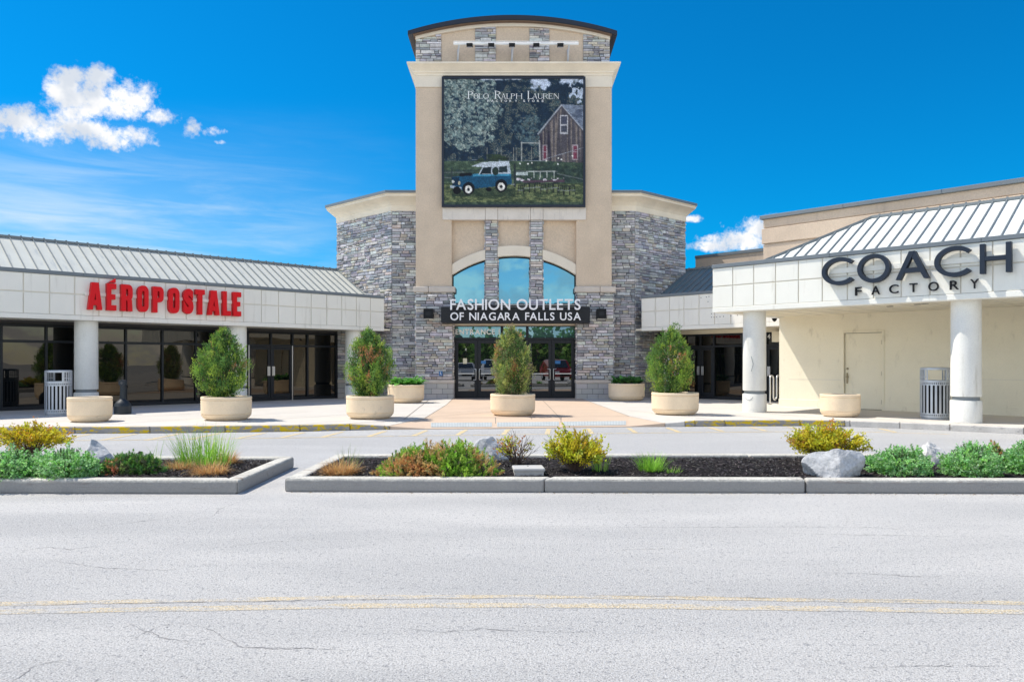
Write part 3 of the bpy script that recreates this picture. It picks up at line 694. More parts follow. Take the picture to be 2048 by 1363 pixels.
# main cornice, attic and roof
pth = [(XL, TY+4.6), (XL, TY), (XR, TY), (XR, TY+4.6)]
z = zc0
prof = [(0, z), (.04, z), (.04, z+.07), (.08, z+.10), (.08, z+.15), (.13, z+.20), (.20, z+.28), (.26, z+.33), (.29, z+.35), (.29, z+.41), (.0, z+.43)]
tb_(MB().sweep(pth, prof), 'tower_cornice', M_cornice, smooth=25)
az0 = z+.42; AY = TY+.08; axl, axr = X(831.6, AY), X(1219.5, AY)
xc = (axl+axr)/2
def arc(zend, zap, half):
    sg = zap-zend; Rr = (half*half+sg*sg)/(2*sg); return lambda x: zap-Rr+math.sqrt(max(0, Rr*Rr-(x-xc)**2))
hb = (axr-axl)/2; lo_arc = arc(Z(81, AY), Z(54.5, AY), hb); up_arc = arc(Z(69, AY), Z(43, AY), hb+.02)
S = [axl+(axr-axl)*i/28 for i in range(29)]
tb_(MB().prism([(axl, az0-.3), (axr, az0-.3)]+[(x, lo_arc(x)+.05) for x in reversed(S)], AY, AY+3.9), 'attic_wall', M_stucco)
for i, (a, b) in enumerate(((831.6, 883), (950, 992), (1058.6, 1099), (1166, 1219.5))):
    mb = MB(); a, b = X(a, AY), X(b, AY); ledge(mb, (a, AY-.02), (b, AY-.02), az0, 13.9, 151+i, top=lambda x, a=a: lo_arc(a+x)+.06)
    mb.box(a+.004, b-.004, AY-.018, AY+.03, az0, min(lo_arc(a), lo_arc(b)), (.1, .1, .1))
    tb_(mb, 'stone_panel', M_stone)
tb_(MB().prism([(x, lo_arc(x)) for x in S]+[(x, up_arc(x)) for x in reversed(S)], AY-.10, AY+3.9), 'arch_band', M_cream, bevel=.01)
RY = TY-.22; rl, rr_ = X(815.5, RY), X(1234.5, RY); half = (rr_-rl)/2; xo = (rl+rr_)/2
_xc = xc; xc = xo
ra_t = arc(Z(61.5, RY), Z(30, RY), half); ra_b = arc(Z(70, RY), Z(39.5, RY), half)
S2 = [rl+(rr_-rl)*i/40 for i in range(41)]
roof = tb_(MB().prism([(x, ra_b(x)) for x in S2]+[(x, ra_t(x)) for x in reversed(S2)], RY, TY+4.8), 'arched_roof', M_navy)
M_brown = mat('brown_soffit', (.20, .135, .095), .85, .2, var=.1, vs=3)
tb_(MB().prism([(x, ra_b(x)-.03) for x in S2[1:-1]]+[(x, ra_b(x)-.002) for x in reversed(S2[1:-1])], RY+.04, TY+4.7), 'roof_soffit', M_brown, roof)
xc = _xc

# ------------------------------------------------------------------ billboard on the tower
bY = TY-.16
bb = thing('billboard', 'square framed billboard photo of a blue truck and old barn, hung high on the tower', 'billboard', (0, bY, Z(414, bY)))
bx0, bx1, bz0, bz1 = X(883.5, bY), X(1171, bY), Z(414, bY), Z(153.5, bY)
e = .085; fb = MB()
fb.box(bx0, bx1, bY-.03, bY+.10, bz0, bz0+e); fb.box(bx0, bx1, bY-.03, bY+.10, bz1-e, bz1); fb.box(bx0, bx0+e, bY-.03, bY+.10, bz0+e, bz1-e); fb.box(bx1-e, bx1, bY-.03, bY+.10, bz0+e, bz1-e)
fb.build('billboard_frame', M_navy, bb, w=True, bevel=.01)
PW, PH = 264, 240
def vnoise(gx, gy, seed, w=PW+1, h=PH+1):
    g = np.random.RandomState(seed).rand(gy+2, gx+2)
    yy, xx = np.meshgrid(np.linspace(0, gy, h), np.linspace(0, gx, w), indexing='ij'); i, j = yy.astype(int), xx.astype(int); fy, fx = yy-i, xx-j
    return g[i, j]*(1-fx)*(1-fy)+g[i, j+1]*fx*(1-fy)+g[i+1, j]*(1-fx)*fy+g[i+1, j+1]*fx*fy
def fbm(gx, gy, seed, o=4):
    a = 0; t = 0
    for k in range(o): a = a+vnoise(gx*2**k, gy*2**k, seed+k)*.62**k; t += .62**k
    return a/t
UU, VV = np.meshgrid(np.linspace(35, 1445, PW+1), np.linspace(35, 1320, PH+1))      # picture coordinates of the printed photograph
IMG = np.zeros((PH+1, PW+1, 3)); C_ = lambda *c: np.array(c)/255.
def over(mask, c):
    global IMG
    mask = np.clip(mask, 0, 1)[..., None]; IMG = IMG*(1-mask)+np.asarray(c)*mask
def inpoly(P):
    r = np.zeros(UU.shape, bool); n = len(P)
    for i in range(n):
        (x0, y0), (x1, y1) = P[i], P[(i+1) % n]
        if y0 == y1: continue
        r ^= ((y0 > VV) != (y1 > VV)) & (UU < (x1-x0)*(VV-y0)/(y1-y0)+x0)
    return r.astype(float)
def line(x0, y0, x1, y1, wd):
    L2 = (x1-x0)**2+(y1-y0)**2; t = np.clip(((UU-x0)*(x1-x0)+(VV-y0)*(y1-y0))/L2, 0, 1)
    return np.clip(1.2-np.hypot(UU-x0-t*(x1-x0), VV-y0-t*(y1-y0))/wd, 0, 1)
def disc(cx, cy, rx, ry): return (((UU-cx)/rx)**2+((VV-cy)/ry)**2 < 1).astype(float)
nz = fbm(26, 24, 3, 4); nf = np.random.RandomState(9).rand(PH+1, PW+1)
over(np.ones_like(UU), C_(22, 42, 60)); over((nz-.42)*3.2, C_(52, 74, 80)); over(((nz > .52) & (nf > .72))*.6, C_(150, 140, 120))
lt = 1-np.clip(((UU-260)/330)**2+((VV-330)/440)**2+(fbm(12, 12, 31)-.5)*1.6, 0, 1.6)      # pale broadleaf tree
over((lt > .0)*np.clip((fbm(60, 56, 41, 3)-.33)*3.2, 0, 1)*.95, C_(118, 136, 132)); over((lt > .0)*(fbm(90, 84, 45, 2) > .62)*.7, C_(176, 184, 172))
t2 = 1-np.clip(((UU-890)/170)**2+((VV-560)/150)**2+(fbm(14, 12, 51)-.5)*1.4, 0, 1.6); over((t2 > 0)*np.clip((fbm(60, 56, 55, 3)-.4)*3, 0, 1)*.75, C_(100, 122, 124))
sk = np.maximum(disc(990, 70, 75, 95), np.maximum(disc(620, 40, 200, 26), disc(1300, 45, 150, 45)))
over(np.clip((np.maximum(1-((UU-1000)/150)**2-((VV-60)/120)**2, np.maximum(1-((UU-620)/260)**2-((VV-30)/40)**2, 1-((UU-1330)/190)**2-((VV-50)/80)**2))*.45+fbm(22, 20, 61, 5)-.70)*6, 0, 1)*(VV < 190), C_(190, 200, 218)); over((disc(1380, 160, 90, 130)*(fbm(40, 36, 65, 2) > .55)), C_(180, 192, 208))
over((VV > 875)*1., C_(60, 78, 64)); over((VV > 875)*np.clip((fbm(30, 50, 71, 3)-.45)*3, 0, 1), C_(104, 122, 92)); over((VV > 960)*(VV < 1090)*np.clip((fbm(30, 40, 75, 3)-.35)*3, 0, 1)*.85, C_(40, 56, 58))
over(inpoly([(860, 880), (1445, 870), (1445, 1080), (860, 960)])*np.clip((fbm(40, 40, 79, 3)-.3)*2.6, 0, 1), C_(38, 54, 52))
gr = fbm(40, 90, 81, 3)
over((VV > 1100)*1., C_(60, 74, 54)); over((VV > 1110)*np.clip((gr-.4)*4, 0, 1), C_(116, 124, 84)); over((VV > 1290)*.45, C_(30, 52, 60))
over((VV > 1150)*(VV < 1230)*(UU > 120)*(UU < 760)*.55, C_(30, 46, 40))
# barn
over(inpoly([(1000, 600), (1222, 300), (1445, 560), (1445, 890), (1000, 870)]), C_(76, 73, 80))
stp = vnoise(80, 3, 91); over(inpoly([(1005, 610), (1222, 335), (1440, 580), (1440, 890), (1005, 868)])*np.clip((stp-.45)*4, 0, 1), C_(122, 112, 106)); over(inpoly([(1005, 610), (1222, 335), (1440, 580), (1440, 890), (1005, 868)])*np.clip((vnoise(90, 4, 93)-.62)*6, 0, 1), C_(44, 42, 56))
over(inpoly([(1222, 296), (1445, 308), (1445, 560)]), C_(120, 130, 146)); over(inpoly([(1240, 310), (1445, 325), (1445, 540)])*np.clip((vnoise(40, 60, 95)-.45)*4, 0, 1), C_(78, 88, 106))
over(line(985, 598, 1222, 302, 9), C_(170, 172, 178)); over(line(1222, 302, 1440, 556, 7), C_(160, 164, 172))
over(inpoly([(1205, 405), (1285, 405), (1285, 600), (1205, 600)]), C_(176, 174, 178)); over(inpoly([(1216, 416), (1275, 416), (1275, 500), (1216, 500)]), C_(52, 56, 76)); over(inpoly([(1216, 512), (1275, 512), (1275, 578), (1216, 578)]), C_(46, 50, 66))
for x in (1235, 1256): over(line(x, 420, x, 578, 3), C_(150, 152, 160))
for a, b in ((1030, 1080), (1330, 1388)):
    over(inpoly([(a, 706), (b, 706), (b, 862), (a, 862)]), C_(160, 148, 152)); over(inpoly([(a+10, 718), (b-10, 718), (b-10, 852), (a+10, 852)]), C_(116, 58, 76)); over(line(a+8, 780, b-8, 780, 4), C_(170, 160, 166))
over(line(820, 680, 820, 872, 8), C_(166, 166, 160)); over(line(1000, 668, 1005, 866, 10), C_(176, 174, 168)); over(line(815, 688, 1005, 690, 8), C_(160, 162, 158))
for x in (472, 578, 615, 740, 765, 922): over(line(x, 735, x, 870, 4), C_(140, 140, 132))
over(line(1060, 850, 1445, 735, 3), C_(160, 166, 174)); over(line(320, 860, 1060, 872, 2.5), C_(140, 148, 156))
for x, y in ((1070, 870), (1190, 842), (1220, 856), (1333, 820), (885, 900), (925, 892), (1185, 902), (805, 898)): over(disc(x, y, 7, 8), C_(240, 236, 220))
# rails of the field fence
for y0, y1, a, b in ((990, 985, 40, 250), (1040, 1045, 40, 180), (975, 980, 770, 1180), (1000, 1060, 1180, 1445), (1065, 1075, 770, 860)): over(line(a, y0, b, y1, 7), C_(96, 104, 104))
over(line(752, 905, 752, 1130, 13), C_(38, 46, 52)); over(line(118, 940, 118, 1060, 8), C_(50, 60, 62)); over(inpoly([(765, 985), (880, 985), (880, 1020), (765, 1020)]), C_(176, 186, 184))
for x in (945, 1008, 1075, 1148): over(line(x, 975, x, 1040, 5), C_(204, 206, 200))
over(line(870, 980, 1160, 975, 5), C_(196, 200, 196))
# the truck
blue = C_(22, 76, 106)
over(inpoly([(125, 1035), (330, 1005), (400, 1000), (715, 1000), (722, 1105), (660, 1115), (560, 1130), (380, 1150), (215, 1165), (120, 1130)]), blue)
over(inpoly([(330, 1005), (400, 1000), (715, 1000), (715, 1020), (330, 1030)]), C_(60, 130, 160)); over(inpoly([(190, 1000), (320, 988), (318, 1020), (190, 1030)]), C_(14, 20, 30))
over(inpoly([(118, 1040), (190, 1036), (205, 1120), (125, 1120)]), C_(16, 44, 66)); over(inpoly([(385, 1010), (425, 930), (700, 915), (712, 1000)]), C_(168, 178, 186)); over(inpoly([(400, 1005), (432, 938), (512, 932), (516, 1000)]), C_(24, 38, 46)); over(inpoly([(590, 930), (672, 922), (680, 985), (594, 990)]), C_(34, 48, 52)); over(disc(557, 975, 34, 42), C_(34, 50, 44))
over(inpoly([(320, 925), (420, 885), (690, 868), (704, 920), (430, 935)]), C_(188, 196, 204)); over(inpoly([(340, 880), (480, 800), (620, 805), (690, 845), (690, 872), (480, 880)])*np.clip((fbm(50, 50, 97, 2)-.25)*3, 0, 1), C_(50, 66, 48)); over(line(360, 868, 690, 846, 4), C_(30, 36, 44))
over(inpoly([(100, 1118), (212, 1138), (212, 1164), (100, 1144)]), C_(168, 180, 190)); over(disc(130, 1082, 13, 15), C_(196, 200, 196)); over(disc(192, 1094, 12, 18), C_(196, 190, 160))
over(disc(170, 1170, 40, 40), C_(8, 12, 20)); over(disc(490, 1160, 30, 22), C_(8, 12, 20))
for x, y in ((285, 1160), (615, 1132)):
    over(disc(x, y-10, 62, 66), C_(10, 22, 34)); over(disc(x, y, 54, 58), C_(12, 16, 24)); over(disc(x, y, 36, 40), C_(226, 222, 212)); over(disc(x, y, 15, 17), C_(30, 34, 40))
over(line(720, 1110, 745, 1108, 6), C_(150, 156, 160)); over(line(395, 1005, 390, 1140, 2.5), C_(14, 60, 88)); over(line(560, 1000, 560, 1090, 2.5), C_(14, 60, 88)); over(line(125, 1058, 715, 1030, 2), C_(18, 70, 100))
# table and chairs
over(inpoly([(830, 1070), (1250, 1060), (1255, 1085), (830, 1095)]), C_(78, 62, 74)); over((VV > 1045)*(VV < 1075)*(UU > 770)*(UU < 1250)*(vnoise(70, 80, 99) > .58), C_(206, 198, 204))
for x in (790, 850, 905, 960, 1020, 1090, 1145, 1190, 1255, 1310):
    y = 1090+(x*37 % 40); over(line(x, y, x-8, y+95, 5), C_(26, 30, 36)); over(line(x+42, y, x+52, y+92, 5), C_(26, 30, 36)); over(line(x-4, y+48, x+48, y+48, 6), C_(132, 140, 134)); over(line(x, y, x+44, y, 5), C_(34, 38, 44)); over(line(x+20, y, x+20, y+45, 3), C_(40, 44, 48))
IMG = np.clip(IMG*(.78+.44*np.random.RandomState(5).rand(PH+1, PW+1, 1))*(.82+.36*fbm(44, 40, 123, 3))[..., None], 0, 1)
lin = np.where(IMG <= .04045, IMG/12.92, ((IMG+.055)/1.055)**2.4)
px0, px1, pz0, pz1 = bx0+e*.8, bx1-e*.8, bz0+e*.8, bz1-e*.8
pm = MB(); 
for j in range(PH+1):
    for i in range(PW+1):
        pm.v.append((px0+(px1-px0)*i/PW, bY+.0, pz1-(pz1-pz0)*j/PH)); pm.c.append(tuple(lin[j, i]))
nW = PW+1
pm.f = [[j*nW+i, (j+1)*nW+i, (j+1)*nW+i+1, j*nW+i+1] for j in range(PH) for i in range(PW)]; pm.mi = [0]*len(pm.f)
M_print = mat('printed_vinyl', (.5, .5, .5), .55, .25, attr=True)
_t = M_print.node_tree; _p = [q for q in _t.nodes if q.type == 'BSDF_PRINCIPLED'][0]; _a = [q for q in _t.nodes if q.type == 'ATTRIBUTE'][0]
poster = pm.build('printed_picture', M_print, bb, w=True)
# lettering on the billboard: roman capitals from stems, hairlines, bowls and serifs
def roman(ch, x0, wd, z0, h, parent, y):
    mb = MB(); th, tn = .115*h, .045*h; cnt = [0]
    def q(p):
        cnt[0] += 1; o = y-.0007*cnt[0]; mb.add([(x0+a*wd, o, z0+b*h) for a, b in p], [tuple(range(len(p)))])
    kx = lambda t: t/wd; kz_ = lambda t: t/h
    def stem(x, a=0, b=1, t=th, ser=(1, 1)):
        q([(x-kx(t)/2, a), (x+kx(t)/2, a), (x+kx(t)/2, b), (x-kx(t)/2, b)])
        if ser[0]: q([(x-kx(t)*1.15, a), (x+kx(t)*1.15, a), (x+kx(t)*1.15, a+.04), (x-kx(t)*1.15, a+.04)])
        if ser[1]: q([(x-kx(t)*1.15, b-.04), (x+kx(t)*1.15, b-.04), (x+kx(t)*1.15, b), (x-kx(t)*1.15, b)])
    def hbar(x, X_, z, t=tn): q([(x, z-kz_(t)/2), (X_, z-kz_(t)/2), (X_, z+kz_(t)/2), (x, z+kz_(t)/2)])
    def diag(x, z, X_, Z_, t): q([(x-kx(t)/2, z), (x+kx(t)/2, z), (X_+kx(t)/2, Z_), (X_-kx(t)/2, Z_)])
    def bowl(cx_, cz, rx, rz_, a0, a1, n=16):
        for i in range(n):
            A, B = a0+(a1-a0)*i/n, a0+(a1-a0)*(i+1)/n
            P = [(cx_+rx*math.cos(A), cz+rz_*math.sin(A)), (cx_+rx*math.cos(B), cz+rz_*math.sin(B)), (cx_+(rx-kx(th))*math.cos(B), cz+(rz_-kz_(tn))*math.sin(B)), (cx_+(rx-kx(th))*math.cos(A), cz+(rz_-kz_(tn))*math.sin(A))]
            q(P); cnt[0] -= 1
        cnt[0] += 1
    s0 = kx(th)*.9
    if ch == 'O': bowl(.5, .5, .5, .52, 0, 2*math.pi, 28)
    elif ch in 'PR':
        stem(s0); bowl(s0, .74, 1-s0-(.08 if ch == 'R' else 0), .26, -math.pi/2, math.pi/2)
        if ch == 'R': diag(.93, 0, .5, .5, th)
    elif ch == 'L': stem(s0); hbar(s0, 1, .022); q([(1-kx(tn), 0), (1, 0), (1, .22), (1-kx(tn), .16)])
    elif ch == 'E':
        stem(s0); hbar(s0, .96, .022); hbar(s0, .8, .52); hbar(s0, .94, .978); q([(1-kx(tn), 0), (1, 0), (1, .2), (1-kx(tn), .16)])
    elif ch == 'A': diag(.12, 0, .47, 1, tn); diag(.86, 0, .5, 1, th); hbar(.24, .74, .33); hbar(0, .28, .02); hbar(.7, 1, .02)
    elif ch == 'H': stem(s0); stem(1-s0); hbar(s0, 1-s0, .52)
    elif ch == 'U': stem(s0, .25, 1, ser=(0, 1)); stem(1-s0, .25, 1, tn, ser=(0, 1)); bowl(.5, .28, .5-s0/2, .29, math.pi, 2*math.pi)
    elif ch == 'N': stem(s0, t=tn); stem(1-s0, t=tn); diag(1-s0, 0, s0, 1, th)
    return mb.build('letter', M_letdecal, parent)
lt_ = MB().box(px0+.2, px0+.21, bY-.001, bY-.0005, pz1-.2, pz1-.19).build('billboard_lettering', M_letdecal, bb, w=True)
def bu(u): return px0+(u-35)/1410*(px1-px0)
def bv(v): return pz1-(v-35)/1285*(pz1-pz0)-bz0
for c, u0, u1, v0 in [('P',278,330,162),('O',338,383,188),('L',388,428,188),('O',435,490,188),('R',550,612,162),('A',612,664,188),('L',668,706,188),('P',712,756,188),('H',764,826,188),
                      ('L',880,932,162),('A',930,980,188),('U',984,1032,188),('R',1036,1086,188),('E',1092,1134,188),('N',1142,1198,188)]:
    roman(c, bu(u0), bu(u1)-bu(u0), bv(242), bv(v0)-bv(242), lt_, -.006)
for c, u0, u1 in [('F',476,494),('A',513,540),('C',562,584),('T',606,628),('O',649,673),('R',697,718),('Y',752,776),('S',836,856),('T',880,902),('O',926,951),('R',976,997),('E',1024,1043)]:
    letter('letter', c, bu(u0), bu(u1), bv(274), bv(252), -.008, -.005, M_letdecal, lt_, .008)

# flood-light rail above the cornice
rY = TY-.42; zr = Z(88, rY)
fl = thing('floodlight_rail', 'white conduit rail with five small black floodlights over the tower cornice', 'floodlights', (X(1030, rY), rY, zc0+.42))
rm = MB(); rm.tube([(X(907, rY), rY, zr), (X(1157, rY), rY, zr)], .05, 8); rm.tube([(X(907, rY), rY-.0, zr+.09), (X(1157, rY), rY, zr+.09)], .014, 6)
for i in range(11): x = X(912+i*24, rY); rm.tube([(x, rY, zr), (x, rY, zr+.09)], .012, 5)
rm.build('conduit_rail', M_letdecal, fl, w=True, smooth=50)
for p in (918, 1026, 1138):
    b_ = MB(); b_.bar((X(p, rY), rY, zr), (X(p-3, TY), TY-.05, zc0+.43), .06); b_.bar((X(p-3, TY), TY-.05, zc0+.44), (X(p-3, TY), AY, zc0+1.0), .03); b_.build('bracket', M_silver, fl, w=True)
for p in (939.5, 982.5, 1024, 1072.5, 1120.5):
    x = X(p, rY-.1); l_ = MB(); l_.obox((x-.11, rY-.24, zr-.21), (.22, 0, 0), (0, .20, .06), (0, -.03, .13)); l_.bar((x, rY-.1, zr-.06), (x, rY, zr), .04)
    o = l_.build('flood_lamp', M_black, fl, w=True, bevel=.01)
    g_ = MB(); g_.obox((x-.09, rY-.235, zr-.218), (.18, 0, 0), (0, .17, .05), (0, 0, .006)); g_.build('lamp_lens', M_steel, o, w=True)

# ------------------------------------------------------------------ entrance sign
sY = TY-.42
sg = thing('entrance_sign', 'charcoal canopy box with raised white mall name letters over the entrance doors', 'sign', (X(1031, sY), sY, Z(646, sY)))
MB().box(X(882, sY), X(1180, sY), sY, TY+.2, Z(645.5, sY), Z(613.5, sY)).build('sign_box', M_signbox, sg, w=True, bevel=.012)
ox, oz = sg.location.x, sg.location.z
word('letter', 'FASHION OUTLETS', X(900.5, sY-.1)-ox, X(1161, sY-.1)-ox, Z(619.3, sY-.1)-oz, Z(598, sY-.1)-oz, -.12, -.05, M_letwhite, sg, .012, .10, .34)
word('letter', 'OF NIAGARA FALLS USA', X(900.5, sY-.1)-ox, X(1162, sY-.1)-ox, Z(640, sY-.1)-oz, Z(624.5, sY-.1)-oz, -.09, -.02, M_letwhite, sg, .012, .12, .40)
sp = MB()
for p in (905, 970, 1000, 1060, 1085, 1155): sp.box(X(p)-.01, X(p)+.01, sY-.06, sY-.03, Z(620, sY), Z(600, sY))
sp.box(X(903), X(1158), sY-.055, sY-.035, Z(613.2, sY), Z(613.2, sY)+.05); sp.build('letter_rail', M_signbox, sg, w=True)
for p, lb_ in ((858.5, 'black cube wall lantern on the stone pier beside the letter F of the sign'), (1201, 'black cube wall lantern on the stone pier past the last letters of the sign')):
    wl_ = thing('wall_lantern', lb_, 'wall light', (X(p), TY-.07, Z(638)), group='wall lanterns by the entrance sign')
    MB().box(-.17, .17, -.30, 0, 0, .36).build('lantern_body', M_black, wl_, bevel=.012)
    MB().box(-.09, .09, -.304, -.299, .12, .24).build('lantern_slot', M_signbox, wl_); MB().box(-.15, .15, -.27, -.03, -.008, .001).build('lantern_lens', M_letdecal, wl_)
ac = thing('access_sign', 'small blue wheelchair access plate low on the stone pier by the doors', 'sign', (X(882), TY-.075, Z(751)))
MB().box(-.06, .06, -.012, 0, 0, .17).build('sign_plate', M_bluesign, ac)
ic = MB(); ic.box(-.012, .006, -.016, -.013, .06, .12); ic.box(-.014, .008, -.016, -.013, .125, .145); ic.box(-.012, .03, -.016, -.013, .05, .06); ic.box(.022, .03, -.016, -.013, .03, .05)
ic.build('wheelchair_symbol', M_letdecal, ac)
# ================================================================== shop wings at 45 degrees
Q2 = math.sqrt(2)
class Wing:                                           # local axes: s along the front, d into the building
    def __init__(w_, ox, oy, side): w_.o = (ox, oy); w_.side = side; w_.rz = R(45) if side < 0 else R(-45); w_.c0 = oy-ox if side < 0 else oy+ox
    def place(w_, px, d):                             # the point at depth d seen in a pixel column: (s, distance)
        k = (px-CX)/F; c = w_.c0+d*Q2
        Y = c/(1-k) if w_.side < 0 else c/(1+k); x = k*Y
        s = ((x-w_.o[0])+(Y-w_.o[1]))/Q2 if w_.side < 0 else ((x-w_.o[0])-(Y-w_.o[1]))/Q2
        return s, Y
    def s(w_, px, d): return w_.place(px, d)[0]
    def z(w_, px, py, d): return EYE+(HY-py)/F*w_.place(px, d)[1]
    def world(w_, s, d):
        return (w_.o[0]+(s-d)/Q2, w_.o[1]+(s+d)/Q2) if w_.side < 0 else (w_.o[0]+(s+d)/Q2, w_.o[1]+(d-s)/Q2)
def fascia(p, s0, s1, z0, z1, m, ret=None, dots=False):
    """stucco fascia of 0.6 m panels in two rows with a coping; 'ret' is how far it turns back at its free end"""
    dp = .34
    fo = MB().box(s0, s1, .028, dp, z0, z1-.10).build('fascia', M_groove, p)
    pn = MB(); zl = z0+.125; zm = zl+(z1-.10-zl)*.535; g = .012
    a = s0
    n0 = math.floor(s0/.6)
    k = n0
    while k*.6 < s1-.01:
        a, b = max(s0, k*.6), min(s1, (k+1)*.6)
        if b-a > .08:
            pn.box(a+g*(a > s0+.01), b-g*(b < s1-.01), 0, .0285, zl+.008, zm-.014); pn.box(a+g*(a > s0+.01), b-g*(b < s1-.01), 0, .0285, zm+.014, z1-.108)
        k += 1
    pn.build('fascia_panel_face', m, fo, bevel=.009)
    MB().box(s0-.003, s1+.003, -.012, dp, z0-.004, zl).build('fascia_lip', m, fo, bevel=.012)
    cp = MB(); L = s1-s0; n = max(1, int(L/3))
    for i in range(n): cp.box(s0-.02+(L+.04)*i/n+.002, s0-.02+(L+.04)*(i+1)/n-.002, -.03, dp+.02, z1-.10, z1)
    cp.build('coping', M_coping, p, bevel=.008)
    return fo
def seam_roof(p, s0, s1, d0, z0, d1, z1, m, hip=0.0, step=.305, cap=True):
    mb = MB(); h = hip
    P = [(s0, d0, z0), (s1, d0, z0), (s1, d1, z1), (s0+h, d1, z1)]
    if h: P2 = [(s0, d0, z0), (s0+h, d1, z1), (s0+h, d1+3, z1-.02), (s0, d1+3+h, z0)]
    mb.add(P, [(0, 1, 2, 3)]); mb.add([(s0+h, d1, z1), (s1, d1, z1), (s1, d1+2.2, z1-1.1), (s0+h, d1+2.2, z1-1.1)], [(0, 1, 2, 3)])
    if h: mb.add([(s0, d0, z0), (s0+h, d1, z1), (s0, d1+h*.9, z0)], [(0, 1, 2)])
    rf = mb.build('metal_roof', m, p)
    sm = MB(); k = math.ceil(s0/step)
    up = Vector((0, -(z1-z0), d1-d0)).normalized()
    while k*step < s1:
        s = k*step; t = 1.0 if s >= s0+h or not h else (s-s0)/h
        if t > .04:
            a = Vector((s, d0, z0))+up*.02; b = Vector((s, d0+(d1-d0)*t, z0+(z1-z0)*t))+up*.02
            sm.bar(a, b, .022, .045, up=up)
        k += 1
    sm.build('roof_seam', M_seam, rf)
    rc = MB()
    if h: rc.bar((s0, d0, z0+.03), (s0+h, d1, z1+.03), .09, .06)
    rc.bar((s0+h, d1, z1+.02), (s1, d1, z1+.02), .13, .07)
    rc.build('ridge_cap', M_seam, rf)
    kn = MB(); k = math.ceil((s0+h)/step)
    while k*step < s1: kn.box(k*step-.02, k*step+.02, d1-.03, d1+.03, z1+.05, z1+.085); k += 1
    kn.build('ridge_clip', M_seam, rf)
    return rf
def pillar(p, s, d, ztop, zcol=.62, r=.3, seed=1):
    z0 = SW-.03
    a = MB().lathe([(r, zcol+.085), (r+.004, zcol+.13), (r, 1.4), (r-.003, ztop)], (s, d, 0), 40).build('pillar', M_column, p, smooth=40)
    MB().lathe([(r-.035, zcol-.04), (r-.035, zcol+.1)], (s, d, 0), 40).build('pillar_joint', M_collar, a, smooth=40)
    MB().lathe([(r+.012, z0), (r+.012, zcol-.02), (r+.0, zcol)], (s, d, 0), 40).build('pillar_foot', M_column, a, smooth=40)
    return a
def storefront(p, ss, d, z0, zt, zb, doors=(), skip=()):
    """glazing bays between the posts at ss, transom at zb; doors = bays that hold a door leaf"""
    fr = MB(); w_ = .06
    for s in ss: fr.box(s-w_/2, s+w_/2, d-.07, d+.06, z0, zt)
    for a, b in zip(ss, ss[1:]):
        fr.box(a+w_/2, b-w_/2, d-.068, d+.06, zt-.07, zt); fr.box(a+w_/2, b-w_/2, d-.068, d+.06, zb-.035, zb+.035); fr.box(a+w_/2, b-w_/2, d-.068, d+.06, z0, z0+.12)
    f = fr.build('storefront_frame', M_frame, p, bevel=.005)
    for i, (a, b) in enumerate(zip(ss, ss[1:])):
        MB().box(a+w_/2, b-w_/2, d, d+.02, zb+.035, zt-.07).build('transom_pane', M_glass, p)
        if i in doors:
            hd = doors[i]; q = .075; dm = MB(); a2, b2 = a+w_/2+.008, b-w_/2-.008; zz0, zz1 = z0+.125, zb-.045
            dm.box(a2, a2+q, d-.05, d+.01, zz0, zz1); dm.box(b2-q, b2, d-.05, d+.01, zz0, zz1); dm.box(a2+q, b2-q, d-.05, d+.01, zz0, zz0+.13); dm.box(a2+q, b2-q, d-.05, d+.01, zz1-.1, zz1)
            o = dm.build('shop_door', M_frame, p, bevel=.005)
            MB().box(a2+q, b2-q, d-.012, d-.002, zz0+.13, zz1-.1).build('door_glass', M_glass, o)
            hx = b2-.05 if hd > 0 else a2+.05
            MB().box(hx-.05, hx+.05, d-.058, d-.052, 1.0, 1.32).build('push_plate', M_steel, o)
            MB().tube([(hx, d-.055, 1.02), (hx, d-.11, 1.04), (hx, d-.11, 1.28), (hx, d-.055, 1.30)], .012, 8).build('door_handle', M_steel, o, smooth=50)
        else:
            MB().box(a+w_/2, b-w_/2, d, d+.02, z0+.12, zb-.035).build('glass_pane', M_glass, p)
    return f
FZ0, FZ1 = 2.62, 3.915
# ---------------------------------------------------------------- left wing
LW = Wing(-4.72, 27.68, -1)
lw = thing('shop_wing', 'long pale shop wing with ribbed metal roof and dark glass front under red letters', 'building', (*LW.o, 0), LW.rz)
SL = -20.0
fascia(lw, SL, 0, FZ0, FZ1, M_white)
seam_roof(lw, SL, .75, 1.15, 3.74, 3.75, 5.22, M_roofL)
MB().box(SL, .2, .34, 1.2, 3.60, 3.72).build('gutter_deck', M_coping, lw)
MB().box(SL, .3, .06, 1.75, FZ0+.02, FZ0+.08).build('soffit', M_soffit, lw)
sf = MB().box(SL, .3, 1.62, 6, -.05, 3.6).build('wall', M_mortar, lw)
for i, px in enumerate((-420, 172.5, 474, 707)): pillar(lw, LW.s(px, .495), .495, FZ0+.03)
pp = [-420, -300, -200, -95, 2, 92, 172, 251, 324, 391, 450, 495, 541, 584, 614, 672]
storefront(lw, [LW.s(q, 1.56) for q in pp], 1.56, SW-.02, 2.53, 2.05, {11: 1, 12: -1})
st = MB().box(LW.s(584, 1.5)-.012, LW.s(584, 1.5)+.012, 1.46, 1.49, SW, 2.05); st.box(LW.s(497, 1.5)-.012, LW.s(497, 1.5)+.012, 1.46, 1.49, SW, 2.05); st.build('door_edge_strip', M_steel, lw)
for q, dq in ((300, .9), (345, 1.05), (560, 1.0)): MB().lathe([(.07, 0), (.07, .012)], (LW.s(q, dq), dq, FZ0+.008), 16).build('soffit_light', M_steel, lw)
